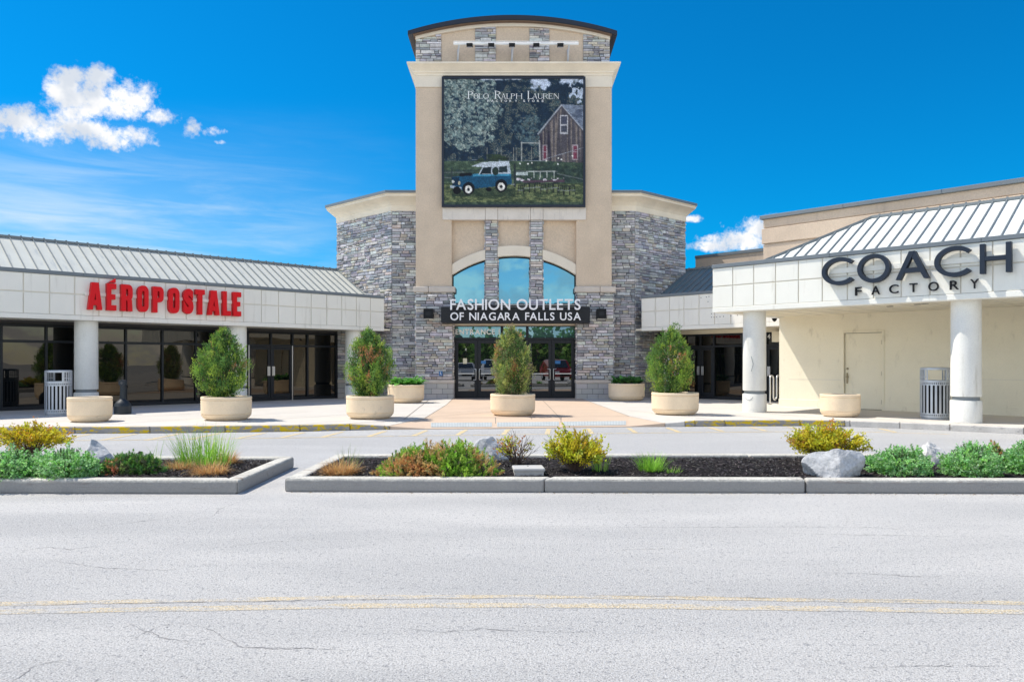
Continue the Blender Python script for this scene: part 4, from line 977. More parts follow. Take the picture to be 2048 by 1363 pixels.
mb = MB(); ledge(mb, (LW.s(672, 1.56)+.03, 1.52), (.55, 1.52), .82, FZ0+.02, 201); so_ = mb.build('stone_return', M_stone, lw)
MB().box(LW.s(672, 1.56)+.03, .5, 1.53, 1.62, 0, FZ0+.02).build('stone_backing', M_mortar, so_)
bl = MB(); blocks(bl, (LW.s(672, 1.56)+.03, 1.50), (.5, 1.50), SW-.02, .70, 202); bl.build('block_base', M_block, so_)
MB().box(LW.s(672, 1.56)+.02, .5, 1.44, 1.6, .70, .82).build('stone_ledge', M_cap, so_, bevel=.01)
# red shop letters
ld = -.17
rs = thing('shop_sign', 'big red block capital shop name letters raised on the left fascia', 'sign', (*LW.world(LW.s(330, ld), ld), FZ0+.28), LW.rz)
s00 = LW.s(330, ld)
def shop_letter(w_, root, s00, ch, a, b, za, zb, d0, d1, m, wgt): letter('letter', ch, w_.s(a, d0)-s00, w_.s(b, d0)-s00, za-root.location.z, zb-root.location.z, 0, d1-d0, m, root, wgt)
def block(ch, x0, x1, z0, z1, y0, y1, m, parent):
    """one heavy condensed block letter"""
    mb = MB(); w_, h = x1-x0, z1-z0; k = [0]
    def pol(P):
        k[0] += 1; e = .0006*k[0]; mb.prism([(x0+a*w_, z0+b*h) for a, b in P], y0+e, y1-e)
    def rect(a, b, c, d_): pol([(a, c), (b, c), (b, d_), (a, d_)])
    def band(O, I, closed):
        n = len(O); k[0] += 1; e = .0006*k[0]; ya, yb = y0+e, y1-e; T = lambda P, y: [(x0+a*w_, y, z0+b*h) for a, b in P]
        v = T(O, ya)+T(I, ya)+T(O, yb)+T(I, yb); f = []
        for i in range(n if closed else n-1):
            j = (i+1) % n; f += [(i, n+i, n+j, j), (i, j, 2*n+j, 2*n+i), (n+i, 3*n+i, 3*n+j, n+j), (2*n+i, 2*n+j, 3*n+j, 3*n+i)]
        mb.add(v, f)
    def rr(a, b, c, d_, rx, rz, n=6, right=False):       # rounded box; right = only the right-hand corners, open on the left
        P = []
        for cx_, cz_, a0 in ([(b-rx, c+rz, -90), (b-rx, d_-rz, 0)] if right else [(b-rx, c+rz, -90), (b-rx, d_-rz, 0), (a+rx, d_-rz, 90), (a+rx, c+rz, 180)]):
            P += [(cx_+rx*math.cos(R(a0+90*i/n)), cz_+rz*math.sin(R(a0+90*i/n))) for i in range(n+1)]
        return [(a, c)]+P+[(a, d_)] if right else P
    if ch == 'E': rect(0, .46, 0, 1); rect(.4, 1, 0, .2); rect(.4, .9, .41, .6); rect(.4, 1, .8, 1)
    elif ch == 'L': rect(0, .48, 0, 1); rect(.4, 1, 0, .2)
    elif ch == 'T': rect(.28, .74, 0, .9); rect(0, 1, .8, 1)
    elif ch == 'A': pol([(0, 0), (.33, 0), (.62, 1), (.26, 1)]); pol([(.67, 0), (1, 0), (.74, 1), (.40, 1)]); rect(.25, .75, .17, .36)
    elif ch == 'O': band(rr(0, 1, 0, 1, .42, .24), rr(.39, .61, .2, .8, .10, .06), True)
    elif ch in 'PR':
        rect(0, .42, 0, 1); band(rr(.3, 1, .40, 1, .36, .20, right=True), rr(.3, .60, .57, .83, .08, .05, right=True), False)
        if ch == 'R': pol([(.56, 0), (.99, 0), (.93, .44), (.52, .44)])
    return mb.build('letter', m, parent)
for ch, a, b in [('A',546,635),('E',664,722),('R',752,823),('O',855,922),('P',949,1015),('O',1047,1113),('S',1138,1200),('T',1213,1270),('A',1291,1362),('L',1383,1432),('E',1447,1495)]:
    xa, xb = LW.s(a/3.0977, ld)-s00, LW.s(b/3.0977, ld)-s00; za, zb = 2.91-rs.location.z, 3.665-rs.location.z
    if ch == 'S': letter('letter', ch, xa, xb, za, zb, 0, -.012-ld, M_letred, rs, .072)
    else: block(ch, xa, xb, za, zb, 0, -.012-ld, M_letred, rs)
a_, b_ = LW.s(669/3.0977, ld)-s00, LW.s(722/3.0977, ld)-s00; zt_ = 3.69-rs.location.z
am = MB(); am.prism([(a_+.02, zt_), (b_-.02, zt_), (b_-.02, zt_+.12)], 0, .155); am.build('accent', M_letred, rs)
MB().box(LW.s(524/3.0977, -.02)-s00, LW.s(1498/3.0977, -.02)-s00, .115, .157, 3.30-rs.location.z, 3.40-rs.location.z).build('raceway', M_white, rs)

# ---------------------------------------------------------------- right wing beside the tower
RW = Wing(4.77, 27.63, 1)
rw = thing('shop_wing', 'short shaded shop wing with shade-coloured metal roof between the tower and the cream store', 'building', (*RW.o, 0), RW.rz)
fascia(rw, 0, 6.5, FZ0, FZ1, M_white)
seam_roof(rw, -.75, 8, 1.15, 3.74, 3.75, 5.22, M_roofD)
MB().box(-.2, 8, .34, 1.2, 3.60, 3.72).build('gutter_deck', M_coping, rw)
MB().box(-.3, 6.5, .06, 1.75, FZ0+.02, FZ0+.08).build('soffit', M_soffit, rw)
MB().box(-.3, 8.5, 1.62, 6, -.05, 3.6).build('wall', M_mortar, rw)
MB().box(.2, 8, 1.50, 1.61, 2.50, FZ0+.02).build('header_trim', M_soffit, rw)
pillar(rw, RW.s(1345, .495), .495, FZ0+.03)
pp = [1306, 1342, 1372, 1402, 1429, 1487, 1534, 1575]
storefront(rw, [RW.s(q, 1.56) for q in pp], 1.56, SW-.02, 2.50, 2.05, {2: 1, 3: -1, 6: -1})
mb = MB(); ledge(mb, (-.55, 1.52), (RW.s(1306, 1.56)-.03, 1.52), .82, FZ0+.02, 211); so_ = mb.build('stone_return', M_stone, rw)
MB().box(-.5, RW.s(1306, 1.56)-.03, 1.53, 1.62, 0, FZ0+.02).build('stone_backing', M_mortar, so_)
bl = MB(); blocks(bl, (-.5, 1.50), (RW.s(1306, 1.56)-.03, 1.50), SW-.02, .70, 212); bl.build('block_base', M_block, so_)
MB().box(-.5, RW.s(1306, 1.56)-.02, 1.44, 1.6, .70, .82).build('stone_ledge', M_cap, so_, bevel=.01)
d5 = (40-RW.c0)/Q2
MB().box(-1, 9.5, d5, d5+5, 0, 5.90).build('parapet_wall', M_stucco_dark, rw)
MB().box(-1, 9.5, d5-.05, d5+.35, 5.90, 6.02).build('parapet_coping', M_coping, rw)
MB().box(RW.s(1555, 1.2)-.2, RW.s(1555, 1.2)+.3, 1.2, 1.45, 2.15, 2.5).build('wall_cabinet', M_soffit, rw)
for px in (1537.5,): letter('shop_number', '4', RW.s(px-3, 1.55), RW.s(px+3, 1.55), RW.z(px, 677, 1.55), RW.z(px, 668, 1.55), 1.545, 1.549, M_letdecal, rw, .02)
hol = MB()
for px, py in [(1418,593),(1413,594),(1402,595),(1416,603),(1423,627),(1423,634),(1428,634),(1433,633.5),(1440,633),(1447,632.5),(1462,631),(1475,630)]:
    s_ = RW.s(px, 0); zz = RW.z(px, py, 0); hol.box(s_-.014, s_+.014, -.003, .001, zz-.014, zz+.014)
hol.build('anchor_hole', M_mortar, rw)

# ---------------------------------------------------------------- cream store on the right
CZ0, CZ1 = 2.82, 4.12
CW = Wing(5.487, 20.51, 1)
cw = thing('store_building', 'cream store with deep fascia, round pillars, hipped metal roof and taupe wall behind', 'building', (*CW.o, 0), CW.rz)
SR = 16.0; dw = (31.1-26.0)/Q2
fascia(cw, 0, SR, CZ0, CZ1, M_cwhite)
M_fret = M_cwhite
MB().box(-.0, .34, .345, dw+3, CZ0, CZ1-.1).build('fascia_return', M_cwhite, cw, bevel=.01)
MB().box(-.02, .36, .36, dw+3, CZ1-.1, CZ1-.004).build('return_coping', M_coping, cw)
seam_roof(cw, .1, SR, 1.0, 3.96, 3.75, 5.53, M_roofR, hip=2.75)
MB().box(.34, SR, .36, 1.1, 3.80, 3.92).build('gutter_deck', M_coping, cw)
sof = MB().box(.30, SR, .10, dw+.02, CZ0+.02, CZ0+.07).build('soffit', M_soffit, cw)
sl = MB()
for i in range(1, 26): sl.box(.3+.61*i-.006, .3+.61*i+.006, .12, dw, CZ0+.014, CZ0+.019)
for j in (1, 2, 3, 4): sl.box(.3, SR, .12+j*.7-.006, .12+j*.7+.006, CZ0+.014, CZ0+.019)
sl.build('soffit_joint', M_groove, sof)
for px, d_ in ((1780, 1.2), (1835, 1.0), (1850, .9)): MB().box(CW.s(px, d_)-.07, CW.s(px, d_)+.07, d_-.05, d_+.05, CZ0+.008, CZ0+.013).build('soffit_vent', M_mortar, sof)
sw0 = CW.s(1558.5, dw)
da, db = CW.s(1688, dw), CW.s(1764, dw); dz = 2.30
wm = MB().box(sw0, da-.06, dw, dw+5, -.05, CZ0+.05); wm.box(db+.06, SR, dw, dw+5, -.05, CZ0+.05); wm.box(da-.06, db+.06, dw, dw+5, dz+.06, CZ0+.05); wm.box(da-.06, db+.06, dw+.25, dw+5, -.05, dz+.06)
M_wall = mat('cream_painted_wall', (.89, .825, .66), .8, .25, var=.04, vs=.9, fine=.03, fs=50, bump=.15, bs=40, stain=(.62, .565, .44), ss=(1.5, 1.5, .6), sscale=2.6, sth=(.56, .82))
wall = wm.build('wall', M_wall, cw)
sk = MB(); sk.box(sw0-.012, da-.06, dw-.02, dw, SW-.02, SW+.22); sk.box(db+.06, SR, dw-.02, dw, SW-.02, SW+.22); sk.build('wall_skirting', M_wall, wall, bevel=.006)
sc_ = MB(); sc_.box(sw0+.3, da-.06, dw-.004, dw, .95, .965); sc_.box(db+2, SR, dw-.004, dw, 1.02, 1.03); sc_.build('panel_joint', M_groove, wall)
df = MB(); df.box(da-.06, da, dw-.03, dw+.2, SW-.02, dz+.06); df.box(db, db+.06, dw-.03, dw+.2, SW-.02, dz+.06); df.box(da, db, dw-.03, dw+.2, dz, dz+.06)
df.build('door_frame', M_wall, cw, bevel=.006)
dl = MB().box(da+.014, db-.014, dw+.05, dw+.085, SW+.012, dz-.012).build('service_door', M_wall, cw, bevel=.004)
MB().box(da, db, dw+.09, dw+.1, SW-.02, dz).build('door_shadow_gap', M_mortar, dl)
M_brass = mat('aged_brass', (.30, .25, .16), .4, .5, metal=.8)
kb = MB(); kb.tube([(da+.09, dw+.03, 1.05), (da+.09, dw-.03, 1.05)], .028, 10); kb.tube([(da+.09, dw+.03, 1.28), (da+.09, dw+.012, 1.28)], .03, 10); kb.box(da+.06, da+.10, dw+.02, dw+.028, .86, 1.16); kb.build('door_lock', M_brass, dl)
for z_ in (.36, 1.15, 2.02): MB().box(db-.012, db+.014, dw-.012, dw+.03, z_-.06, z_+.06).build('hinge', M_brass, dl)
MB().lathe([(.02, 0), (.04, .02), (.04, .05), (.01, .07)], (da-.14, dw-.05, .45), 12).build('hose_tap', M_brass, wall)
for px in (1509, 1932, 2330): pillar(cw, CW.s(px, .495), .495, CZ0+.03, .62, .3)
pl_ = [o for o in cw.children if o.name.startswith('pillar')]
for k, P in enumerate(([(1.62, .10), (1.50, .13), (1.42, .15), (1.36, .14), (1.22, .10)], [(.52, -.10), (.47, -.02), (.45, .05), (.50, .12), (.54, .15)])):
    cr = MB(); s_ = CW.s(1509, .495); pts = []
    for z_, q in P: a_ = -math.pi/2-R(8)+q/.3; rr_ = .3045 if z_ > .7 else .3125; pts.append((s_+rr_*math.cos(a_), .495+rr_*math.sin(a_), z_))
    cr.tube(pts, .006, 5); cr.build('scuff_mark', M_collar, pl_[0])
d8 = (33.0-26.0)/Q2; su0 = CW.s(1526.5, d8); zu = CW.z(1526.5, 432, d8)
up_ = MB(); up_.box(su0, SR, d8, d8+9, 3.2, zu-.95); up_.box(su0-.04, SR, d8-.04, d8+9, zu-.92, zu-.43); up_.box(su0+.0, SR, d8-.0, d8+9, zu-.40, zu-.12); up_.box(su0+.03, SR, d8+.03, d8+8, zu-1, zu-.13)
up_.build('upper_wall', M_stucco_dark, cw, bevel=.015)
cp = MB()
for i in range(5): a = su0-.08+i*2.7; cp.box(a, a+2.694, d8-.10, d8+.4, zu-.12, zu)
cp.build('upper_coping', M_coping, cw, bevel=.01)
MB().box(CW.s(1968, d8)-.006, CW.s(1968, d8)+.006, d8-.043, d8-.038, zu-.9, zu-.45).build('wall_joint', M_mortar, cw)
# its lettering
ld = -.19
cs = thing('store_sign', 'large navy wide capital letters above smaller spaced black letters on the cream fascia', 'sign', (*CW.world(CW.s(1835, ld), ld), CZ0+.2), CW.rz)
s00 = CW.s(1835, ld); z00 = cs.location.z
def ring_letter(a0, a1, s0, s1, za, zb, d0, d1, w_, m, root):
    n = 40; cx_, cz = (s0+s1)/2, (za+zb)/2; rx, rz_ = (s1-s0)/2, (zb-za)/2; mb = MB(); full = a1-a0 > 6.2
    for i in range(n):
        A, B = a0+(a1-a0)*i/n, a0+(a1-a0)*(i+1)/n
        P = [(cx_+rx*math.cos(A), cz+rz_*math.sin(A)), (cx_+rx*math.cos(B), cz+rz_*math.sin(B)), (cx_+(rx-w_)*math.cos(B), cz+(rz_-w_)*math.sin(B)), (cx_+(rx-w_)*math.cos(A), cz+(rz_-w_)*math.sin(A))]
        mb.add([(x, d0, z) for x, z in P]+[(x, d1, z) for x, z in P], [(0, 3, 2, 1), (0, 1, 5, 4), (2, 3, 7, 6)]+([(3, 0, 4, 7)] if i == 0 and not full else [])+([(1, 2, 6, 5)] if i == n-1 and not full else []))
    return mb.build('letter', m, root)
zA, zB = 3.325-z00, 3.95-z00
def cs_(px): return CW.s(px, ld)-s00
ring_letter(R(42), R(318), cs_(1643), cs_(1703)+.13, zA-.02, zB+.02, 0, .15, .092, M_letnavy, cs)
ring_letter(0, 2*math.pi, cs_(1714), cs_(1779), zA-.02, zB+.02, 0, .15, .092, M_letnavy, cs)
ring_letter(R(42), R(318), cs_(1868), cs_(1938)+.13, zA-.02, zB+.02, 0, .15, .092, M_letnavy, cs)
a, b = cs_(1791), cs_(1857); mA = MB(); mid = (a+b)/2; t_ = .098
mA.prism([(a, zA), (a+t_, zA), (mid+t_*.1, zB-.10), (mid+.06, zB), (mid-.06, zB)], 0, .15); mA.prism([(b-t_, zA), (b, zA), (mid+.0601, zB), (mid-.0, zB-.14)], .001, .151)
mA.prism([(a+t_*1.4, zA+.15), (b-t_*1.4, zA+.15), (b-t_*1.85, zA+.25), (a+t_*1.85, zA+.25)], .002, .149); mA.build('letter', M_letnavy, cs)
a, b = cs_(1959), cs_(2022); mH = MB(); mH.box(a, a+.095, 0, .15, zA, zB); mH.box(b-.095, b, 0, .15, zA, zB); mH.box(a+.095, b-.095, .002, .148, (zA+zB)/2-.045, (zA+zB)/2+.045); mH.build('letter', M_letnavy, cs, bevel=.004)
for ch, a, b in [('F',782,814),('A',864,907),('C',954,1000),('T',1056,1096),('O',1152,1204),('R',1260,1306),('Y',1363,1407)]:
    a, b = 1400+a*.3961, 1400+b*.3961; letter('letter', ch, CW.s(a, -.09)-s00, CW.s(b, -.09)-s00, 3.035-z00, 3.235-z00, .10, .15, M_black, cs, .004)
MB().box(cs_(1655), cs_(2005), .152, .188, 3.60-z00, 3.72-z00).build('raceway', M_cwhite, cs)

# ================================================================== street furniture
def planter(px, py, r, h=.53, label='', group=None, soil=True, ink=0):
    x, Y = gp(px, py, SW); Y += r*.78; x = (px-CX)/F*Y
    t = thing('planter', label, 'planter', (x, Y, SW), rnd.uniform(0, 6), group)
    pr = [(r*.72, .0), (r*.80, .02), (r*.90, .055), (r*.965, .105), (r*.99, .135), (r*.965, .141), (r*.965, .150), (r*.992, .156), (r, h-.085), (r*.975, h-.078), (r*.975, h-.070), (r, h-.063), (r, h-.012), (r-.012, h), (r-.055, h), (r-.07, h-.015), (r-.085, h-.12)]
    MB().lathe(pr, n=56, cap1=False).build('bowl', M_conc, t, smooth=35)
    z = h-.05 if soil else h-.12
    so = MB(); rr = random.Random(int(px)); n = 36; vs = [(0, 0, z+(.05 if soil else 0))]
    for j in (1, 2, 3):
        for i in range(n): a = 2*math.pi*i/n; q = (r-.07)*j/3; vs.append((q*math.cos(a), q*math.sin(a), z+(.05*(1-j/3) if soil else 0)+rr.uniform(-.012, .012)))
    fs = [(0, 1+i, 1+(i+1) % n) for i in range(n)]+[(1+j*n+i, 1+(j+1)*n+i, 1+(j+1)*n+(i+1) % n, 1+j*n+(i+1) % n) for j in range(2) for i in range(n)]
    so.add(vs, fs); so.build('soil', M_soil, t, smooth=60)
    return t, z
GP = 'round concrete planters along the sidewalk'
P_empty1, _ = planter(180, 844.5, .455, .55, 'small round concrete planter with nothing growing, in front of the left pillar and trash bin', GP, False)
P_s1, z1_ = planter(453, 841.5, .56, .54, 'round concrete planter holding a shrub before the middle pillar of the shop front', GP)
P_s2, _ = planter(740.5, 838.5, .565, .54, 'round concrete planter holding a rust-flecked shrub at the left of the salmon ramp', GP)
P_s3, _ = planter(1025.5, 832.5, .565, .54, 'round concrete planter holding a shrub, standing on the salmon ramp before the doors', GP)
P_s4, _ = planter(1350, 830.5, .595, .56, 'round concrete planter holding a shrub in front of the dark-roofed wing', GP)
P_empty2, _ = planter(1680, 834.5, .465, .55, 'small round concrete planter with nothing growing, before the cream service door', GP, False)
P_l1, zl1 = planter(812, 806, .60, .60, 'round concrete planter of broad leafy plants by the left pier, behind a shrub planter', GP)
P_l2, zl2 = planter(1253, 801.5, .635, .60, 'round concrete planter of dark leafy plants by the right stone pier', GP)

def trash_bin(px, py, r, h, label, ang):
    x, Y = gp(px, py, SW); Y += r; x = (px-CX)/F*Y
    t = thing('trash_bin', label, 'trash bin', (x, Y, SW), ang, 'slatted silver trash bins')
    MB().lathe([(r*.9, 0), (r*.93, .03), (r*.93, .05)], n=36).build('base_ring', M_silver, t, smooth=40)
    MB().lathe([(r*.86, .05), (r*.86, h*.70)], n=32, cap1=False).build('inner_liner', M_black, t, smooth=40)
    sh = MB(); N = 44; hu = h*.72
    def arc_(a0, a1, z0, z1, t_=.008):
        n = max(1, int((a1-a0)/.12)); vs = []
        for i in range(n+1):
            a = a0+(a1-a0)*i/n
            for rr in (r, r-t_):
                for z in (z0, z1): vs.append((rr*math.cos(a), rr*math.sin(a), z))
        fs = []
        for i in range(n):
            o = i*4; fs += [(o, o+4, o+5, o+1), (o+2, o+3, o+7, o+6), (o+1, o+5, o+7, o+3), (o, o+2, o+6, o+4)]
        fs += [(0, 1, 3, 2), (n*4, n*4+2, n*4+3, n*4+1)]
        sh.add(vs, fs)
    T = 2*math.pi
    for z0, z1 in ((.05, .085), (.115, .145), (hu-.07, hu-.04), (hu-.005, hu+.045), (h-.045, h)): arc_(0, T, z0, z1)
    W_ = T/N
    for i in range(N):
        a = i*W_; arc_(a, a+W_*.52, .085, .115); arc_(a, a+W_*.52, hu-.04, hu-.005); 
        if i % 2 == 0: arc_(a, a+W_*1.04, .145, hu-.07)
    for c in (-math.pi/2, math.pi/2):
        a0, a1 = c-.62, c+.62; 
        arc_(a0-.10, a0, hu+.045, h-.045); arc_(a1, a1+.10, hu+.045, h-.045)
        b0, b1 = a1+.10, c+math.pi-.72; k = 9
        for i in range(k):
            q = b0+(b1-b0)*i/k; arc_(q, q+(b1-b0)/k*.5, hu+.045, h-.045)
        arc_(b0, b1, hu+.12, hu+.135)
    sh.build('slatted_shell', M_silver, t)
    MB().lathe([(r-.0, h-.002), (r-.03, h+.012), (r*.55, h+.016)], n=36, cap0=False, cap1=False).build('rim', M_silver, t, smooth=40)
trash_bin(117, 830.5, .305, 1.12, 'silver slatted round trash bin beside the left pillar in the shade', R(10))
trash_bin(1870, 839, .315, 1.20, 'silver slatted round trash bin between the service door and the right pillar', R(-22))
x, Y = gp(245.5, 828.5, SW); Y += .2; x = (245.5-CX)/F*Y
ab = thing('ash_receptacle', 'black plastic ash receptacle with a narrow neck before the dark glass', 'ash bin', (x, Y, SW))
MB().lathe([(.19, 0), (.205, .02), (.205, .20), (.21, .21), (.20, .225), (.195, .25), (.15, .32), (.085, .37), (.072, .39)], n=32, cap1=True).build('ash_base', M_bin, ab, smooth=35)
MB().lathe([(.072, .38), (.064, .60), (.060, .77), (.06, .78)], n=20).build('neck', M_bin, ab, smooth=40)
MB().tube([(0, -.062, .80), (0, .062, .80)], .082, 20).build('snuffer_head', M_bin, ab, smooth=40); MB().tube([(0, -.066, .80), (0, -.060, .80)], .03, 14).build('butt_hole', M_mortar, ab)
# bicycle rack beside the store wall
rk = thing('bike_rack', 'chrome wave bicycle rack beside the cream store corner', 'bike rack', (8.17, 23.75, SW), R(45))
P = []; hh = .92; rr = .115; x_ = 0
P += [(0, 0, 0), (0, 0, hh-rr)]
for i in range(4):
    top = i % 2 == 0
    for j in range(1, 9):
        a = math.pi*j/9; zc = hh-rr if top else .14+rr
        P.append((x_+rr-rr*math.cos(a), 0, zc+(rr if top else -rr)*math.sin(a)))
    x_ += 2*rr
    if i < 3: P += [(x_, 0, hh-rr if top else .14+rr), (x_, 0, .14+rr if top else hh-rr)]
P += [(x_, 0, .14+rr), (x_, 0, hh-rr)]
for j in range(1, 9): a = math.pi*j/9; P.append((x_+rr-rr*math.cos(a), 0, hh-rr+rr*math.sin(a)))
x_ += 2*rr; P += [(x_, 0, hh-rr), (x_, 0, 0)]
MB().tube(P, .026, 10).build('wave_tube', M_steel, rk, smooth=50)
MB().lathe([(.07, 0), (.07, .012)], (0, 0, 0), 14).build('foot_plate', M_black, rk); MB().lathe([(.07, 0), (.07, .012)], (x_, 0, 0), 14).build('foot_plate', M_black, rk)
# dome camera under the soffit
s_, d_ = CW.s(1549, dw-.35), dw-.35; q = CW.world(s_, d_)
dc = thing('dome_camera', 'small white dome security camera under the soffit at the store corner', 'camera', (q[0], q[1], CZ0-.13))
MB().lathe([(.09, .10), (.10, .12), (.10, .15)], n=20).build('camera_mount', M_letdecal, dc, smooth=40); MB().lathe([(.005, 0), (.045, .02), (.07, .06), (.075, .10)], n=18).build('dome', M_black, dc, smooth=60)
# cast access box in the island
x, Y = gp(1057, 951, .13); bxm = thing('utility_box', 'grey concrete utility box with a lid, sunk in the mulch', 'utility box', (x, Y+.16, .12), R(4))
bm_ = MB(); bm_.add([(-.165, -.13, -.05), (.165, -.13, -.05), (.165, .13, -.05), (-.165, .13, -.05), (-.172, -.138, .055), (.172, -.138, .055), (.172, .138, .055), (-.172, .138, .055)], [(0,1,5,4),(1,2,6,5),(2,3,7,6),(3,0,4,7),(4,5,6,7)])
M_box = mat('box_plastic', (.50, .485, .46), .7, .3, var=.06, vs=6)
bm_.build('box_body', M_box, bxm); MB().box(-.185, .185, -.15, .15, .055, .095).build('box_lid', M_box, bxm, bevel=.012); MB().lathe([(.012, 0), (.012, .004)], (.0, .05, .094), 10).build('lid_bolt', M_mortar, bxm)
# ================================================================== planting
def leafmesh(name, C, D, L, Wd, colr, m, parent, seed=1, fold=.25):
    """N rhombic leaves: centres C, axes D, lengths L, widths Wd, colours"""
    r = np.random.RandomState(seed); N = len(C); D = D/np.linalg.norm(D, axis=1, keepdims=True)
    rv = r.normal(size=(N, 3)); S = np.cross(D, rv); S /= np.linalg.norm(S, axis=1, keepdims=True)+1e-9; Nn = np.cross(S, D)
    L = np.broadcast_to(np.asarray(L), (N,))[:, None]; Wd = np.broadcast_to(np.asarray(Wd), (N,))[:, None]
    V = np.empty((N, 4, 3)); V[:, 0] = C-D*L*.5; V[:, 2] = C+D*L*.5; V[:, 1] = C+S*Wd*.5+Nn*Wd*fold; V[:, 3] = C-S*Wd*.5+Nn*Wd*fold
    V = V.reshape(-1, 3).astype(np.float32)
    me = bpy.data.meshes.new(name); me.vertices.add(4*N); me.vertices.foreach_set('co', V.ravel()); me.loops.add(4*N)
    me.loops.foreach_set('vertex_index', np.arange(4*N, dtype=np.int32)); me.polygons.add(N)
    me.polygons.foreach_set('loop_start', np.arange(0, 4*N, 4, dtype=np.int32)); me.polygons.foreach_set('loop_total', np.full(N, 4, dtype=np.int32))
    ca = me.color_attributes.new('Col', 'FLOAT_COLOR', 'POINT'); cc = np.ones((N, 4, 4), np.float32); cc[:, :, :3] = colr[:, None, :]
    ca.data.foreach_set('color', cc.ravel()); me.materials.append(m); me.update(calc_edges=True); me.validate()
    o = bpy.data.objects.new(name, me); COL.objects.link(o); o.parent = parent; return o
BOOST = 2.5
def pick(r, N, pal, wts, jitter=.2):
    pal = np.array(pal)*BOOST; pal = pal/np.maximum(1, pal.max(1, keepdims=True)/.68); c = pal[r.choice(len(pal), N, p=np.array(wts)/sum(wts))]
    return np.clip(c*(1+r.uniform(-jitter, jitter, (N, 1)))*(1+r.uniform(-.08, .08, (N, 3))), 0, 1)
def unit(v): return v/(np.linalg.norm(v, axis=-1, keepdims=True)+1e-9)
def juniper(px, Y, z0, wpx, hpx, label, seed, rust=(), pal=None, nb=330, skew=0.0):
    k = Y/F; H = hpx*k; Rm = wpx*k/2
    t_ = thing('juniper_shrub', label, 'shrub', ((px-CX)*k, Y, z0), 0, 'upright evergreen shrubs in planters')
    r = np.random.RandomState(seed)
    lob = r.uniform(0, 6.28, 5); la = r.uniform(.04, .11, 5)
    def rad(t, a):
        base = np.interp(t, [0, .08, .25, .42, .6, .75, .88, 1.0], [.36, .60, .88, 1.0, .96, .79, .50, .13])
        return Rm*base*(1+sum(la[i]*np.sin((i+1)*a+lob[i]+5*t*(i % 2)) for i in range(5)))
    t = r.beta(1.25, 1.35, nb); a = r.uniform(0, 6.283, nb); q = r.uniform(.74, 1.02, nb)
    spk = (r.rand(nb) < .12); q = q+spk*.12
    rr = rad(t, a)*q; tip = np.stack([rr*np.cos(a)+skew*t*Rm, rr*np.sin(a), .05+t*H*.93], 1)
    lead = np.stack([r.normal(0, .05, 14)*Rm*2+skew*Rm, r.normal(0, .1, 14)*Rm, H*r.uniform(.84, 1.0, 14)], 1); tip = np.concatenate([tip, lead]); nb2 = len(tip)
    out = np.concatenate([np.stack([np.cos(a), np.sin(a), 0*a], 1), np.zeros((14, 3))])
    bd = unit(out*.55+np.array([0, 0, 1.0])+r.normal(0, .16, (nb2, 3)))
    per = 44; bi = np.repeat(np.arange(nb2), per); N = len(bi)
    f = r.beta(1.1, 1.0, N); ln = r.uniform(.16, .30, nb2)*H/1.75
    spread = .018+.055*f*(1-.55*(1-f))
    C = tip[bi]-bd[bi]*(ln[bi]*f)[:, None]+r.normal(0, 1, (N, 3))*spread[:, None]
    D = bd[bi]+r.normal(0, .38, (N, 3))
    pal = pal or [(.15,.215,.03),(.105,.17,.032),(.068,.13,.03),(.032,.075,.022),(.20,.235,.045)]
    bc = pick(r, nb2, pal, [2.2, 3, 3, 1.6, .9], .22)
    cl = bc[bi]*(1+r.uniform(-.25, .25, (N, 1)))
    for (cx, cz, cr) in rust:
        m_ = ((tip[bi, 0]-cx*Rm)/(cr*Rm))**2+((tip[bi, 2]-cz*H)/(cr*Rm*1.3))**2 < 1
        m_ &= (r.rand(nb2) < .45)[bi]; cl[m_] = pick(r, m_.sum(), [(.26,.11,.045),(.20,.115,.06),(.31,.165,.07)], [3, 2, 1])
    m_ = (r.rand(nb2) < .012)[bi]; cl[m_] = pick(r, m_.sum(), [(.24,.12,.05)], [1])
    # short growth filling the inside, coloured darker for the crown's inner shade
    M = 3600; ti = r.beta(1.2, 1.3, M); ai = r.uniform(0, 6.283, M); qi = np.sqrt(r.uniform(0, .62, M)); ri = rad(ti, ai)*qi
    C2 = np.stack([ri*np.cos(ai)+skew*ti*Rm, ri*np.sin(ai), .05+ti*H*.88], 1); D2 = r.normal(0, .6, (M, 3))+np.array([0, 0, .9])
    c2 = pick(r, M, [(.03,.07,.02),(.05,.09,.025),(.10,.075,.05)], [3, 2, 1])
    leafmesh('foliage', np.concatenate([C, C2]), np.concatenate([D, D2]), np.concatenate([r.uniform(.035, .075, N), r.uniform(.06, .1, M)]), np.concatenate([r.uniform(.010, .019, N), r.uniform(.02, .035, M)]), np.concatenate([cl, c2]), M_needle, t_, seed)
    tr = MB(); rr_ = random.Random(seed)
    for i in range(7):
        a_ = rr_.uniform(0, 6.28); h_ = H*rr_.uniform(.5, .85); s_ = rr_.uniform(.1, .45)*Rm
        tr.tube([(.03*math.cos(a_), .03*math.sin(a_), -.05), (s_*.4*math.cos(a_), s_*.4*math.sin(a_), h_*.35), (s_*math.cos(a_), s_*math.sin(a_), h_)], .026, 6, r1=.006)
    tr.build('trunk', M_bark, t_)
juniper(444, P_s1.location.y, P_s1.location.z+z1_, 100, 150, 'bushy green evergreen shrub before the red-lettered shop, leftmost of the four in planters', 11, [(.75, .47, .22)], skew=.02)
juniper(735, P_s2.location.y, P_s2.location.z+z1_, 96, 143, 'evergreen shrub with rusty twigs at mid height left of the stone tower', 22, [(.0, .58, .42), (.35, .62, .25)])
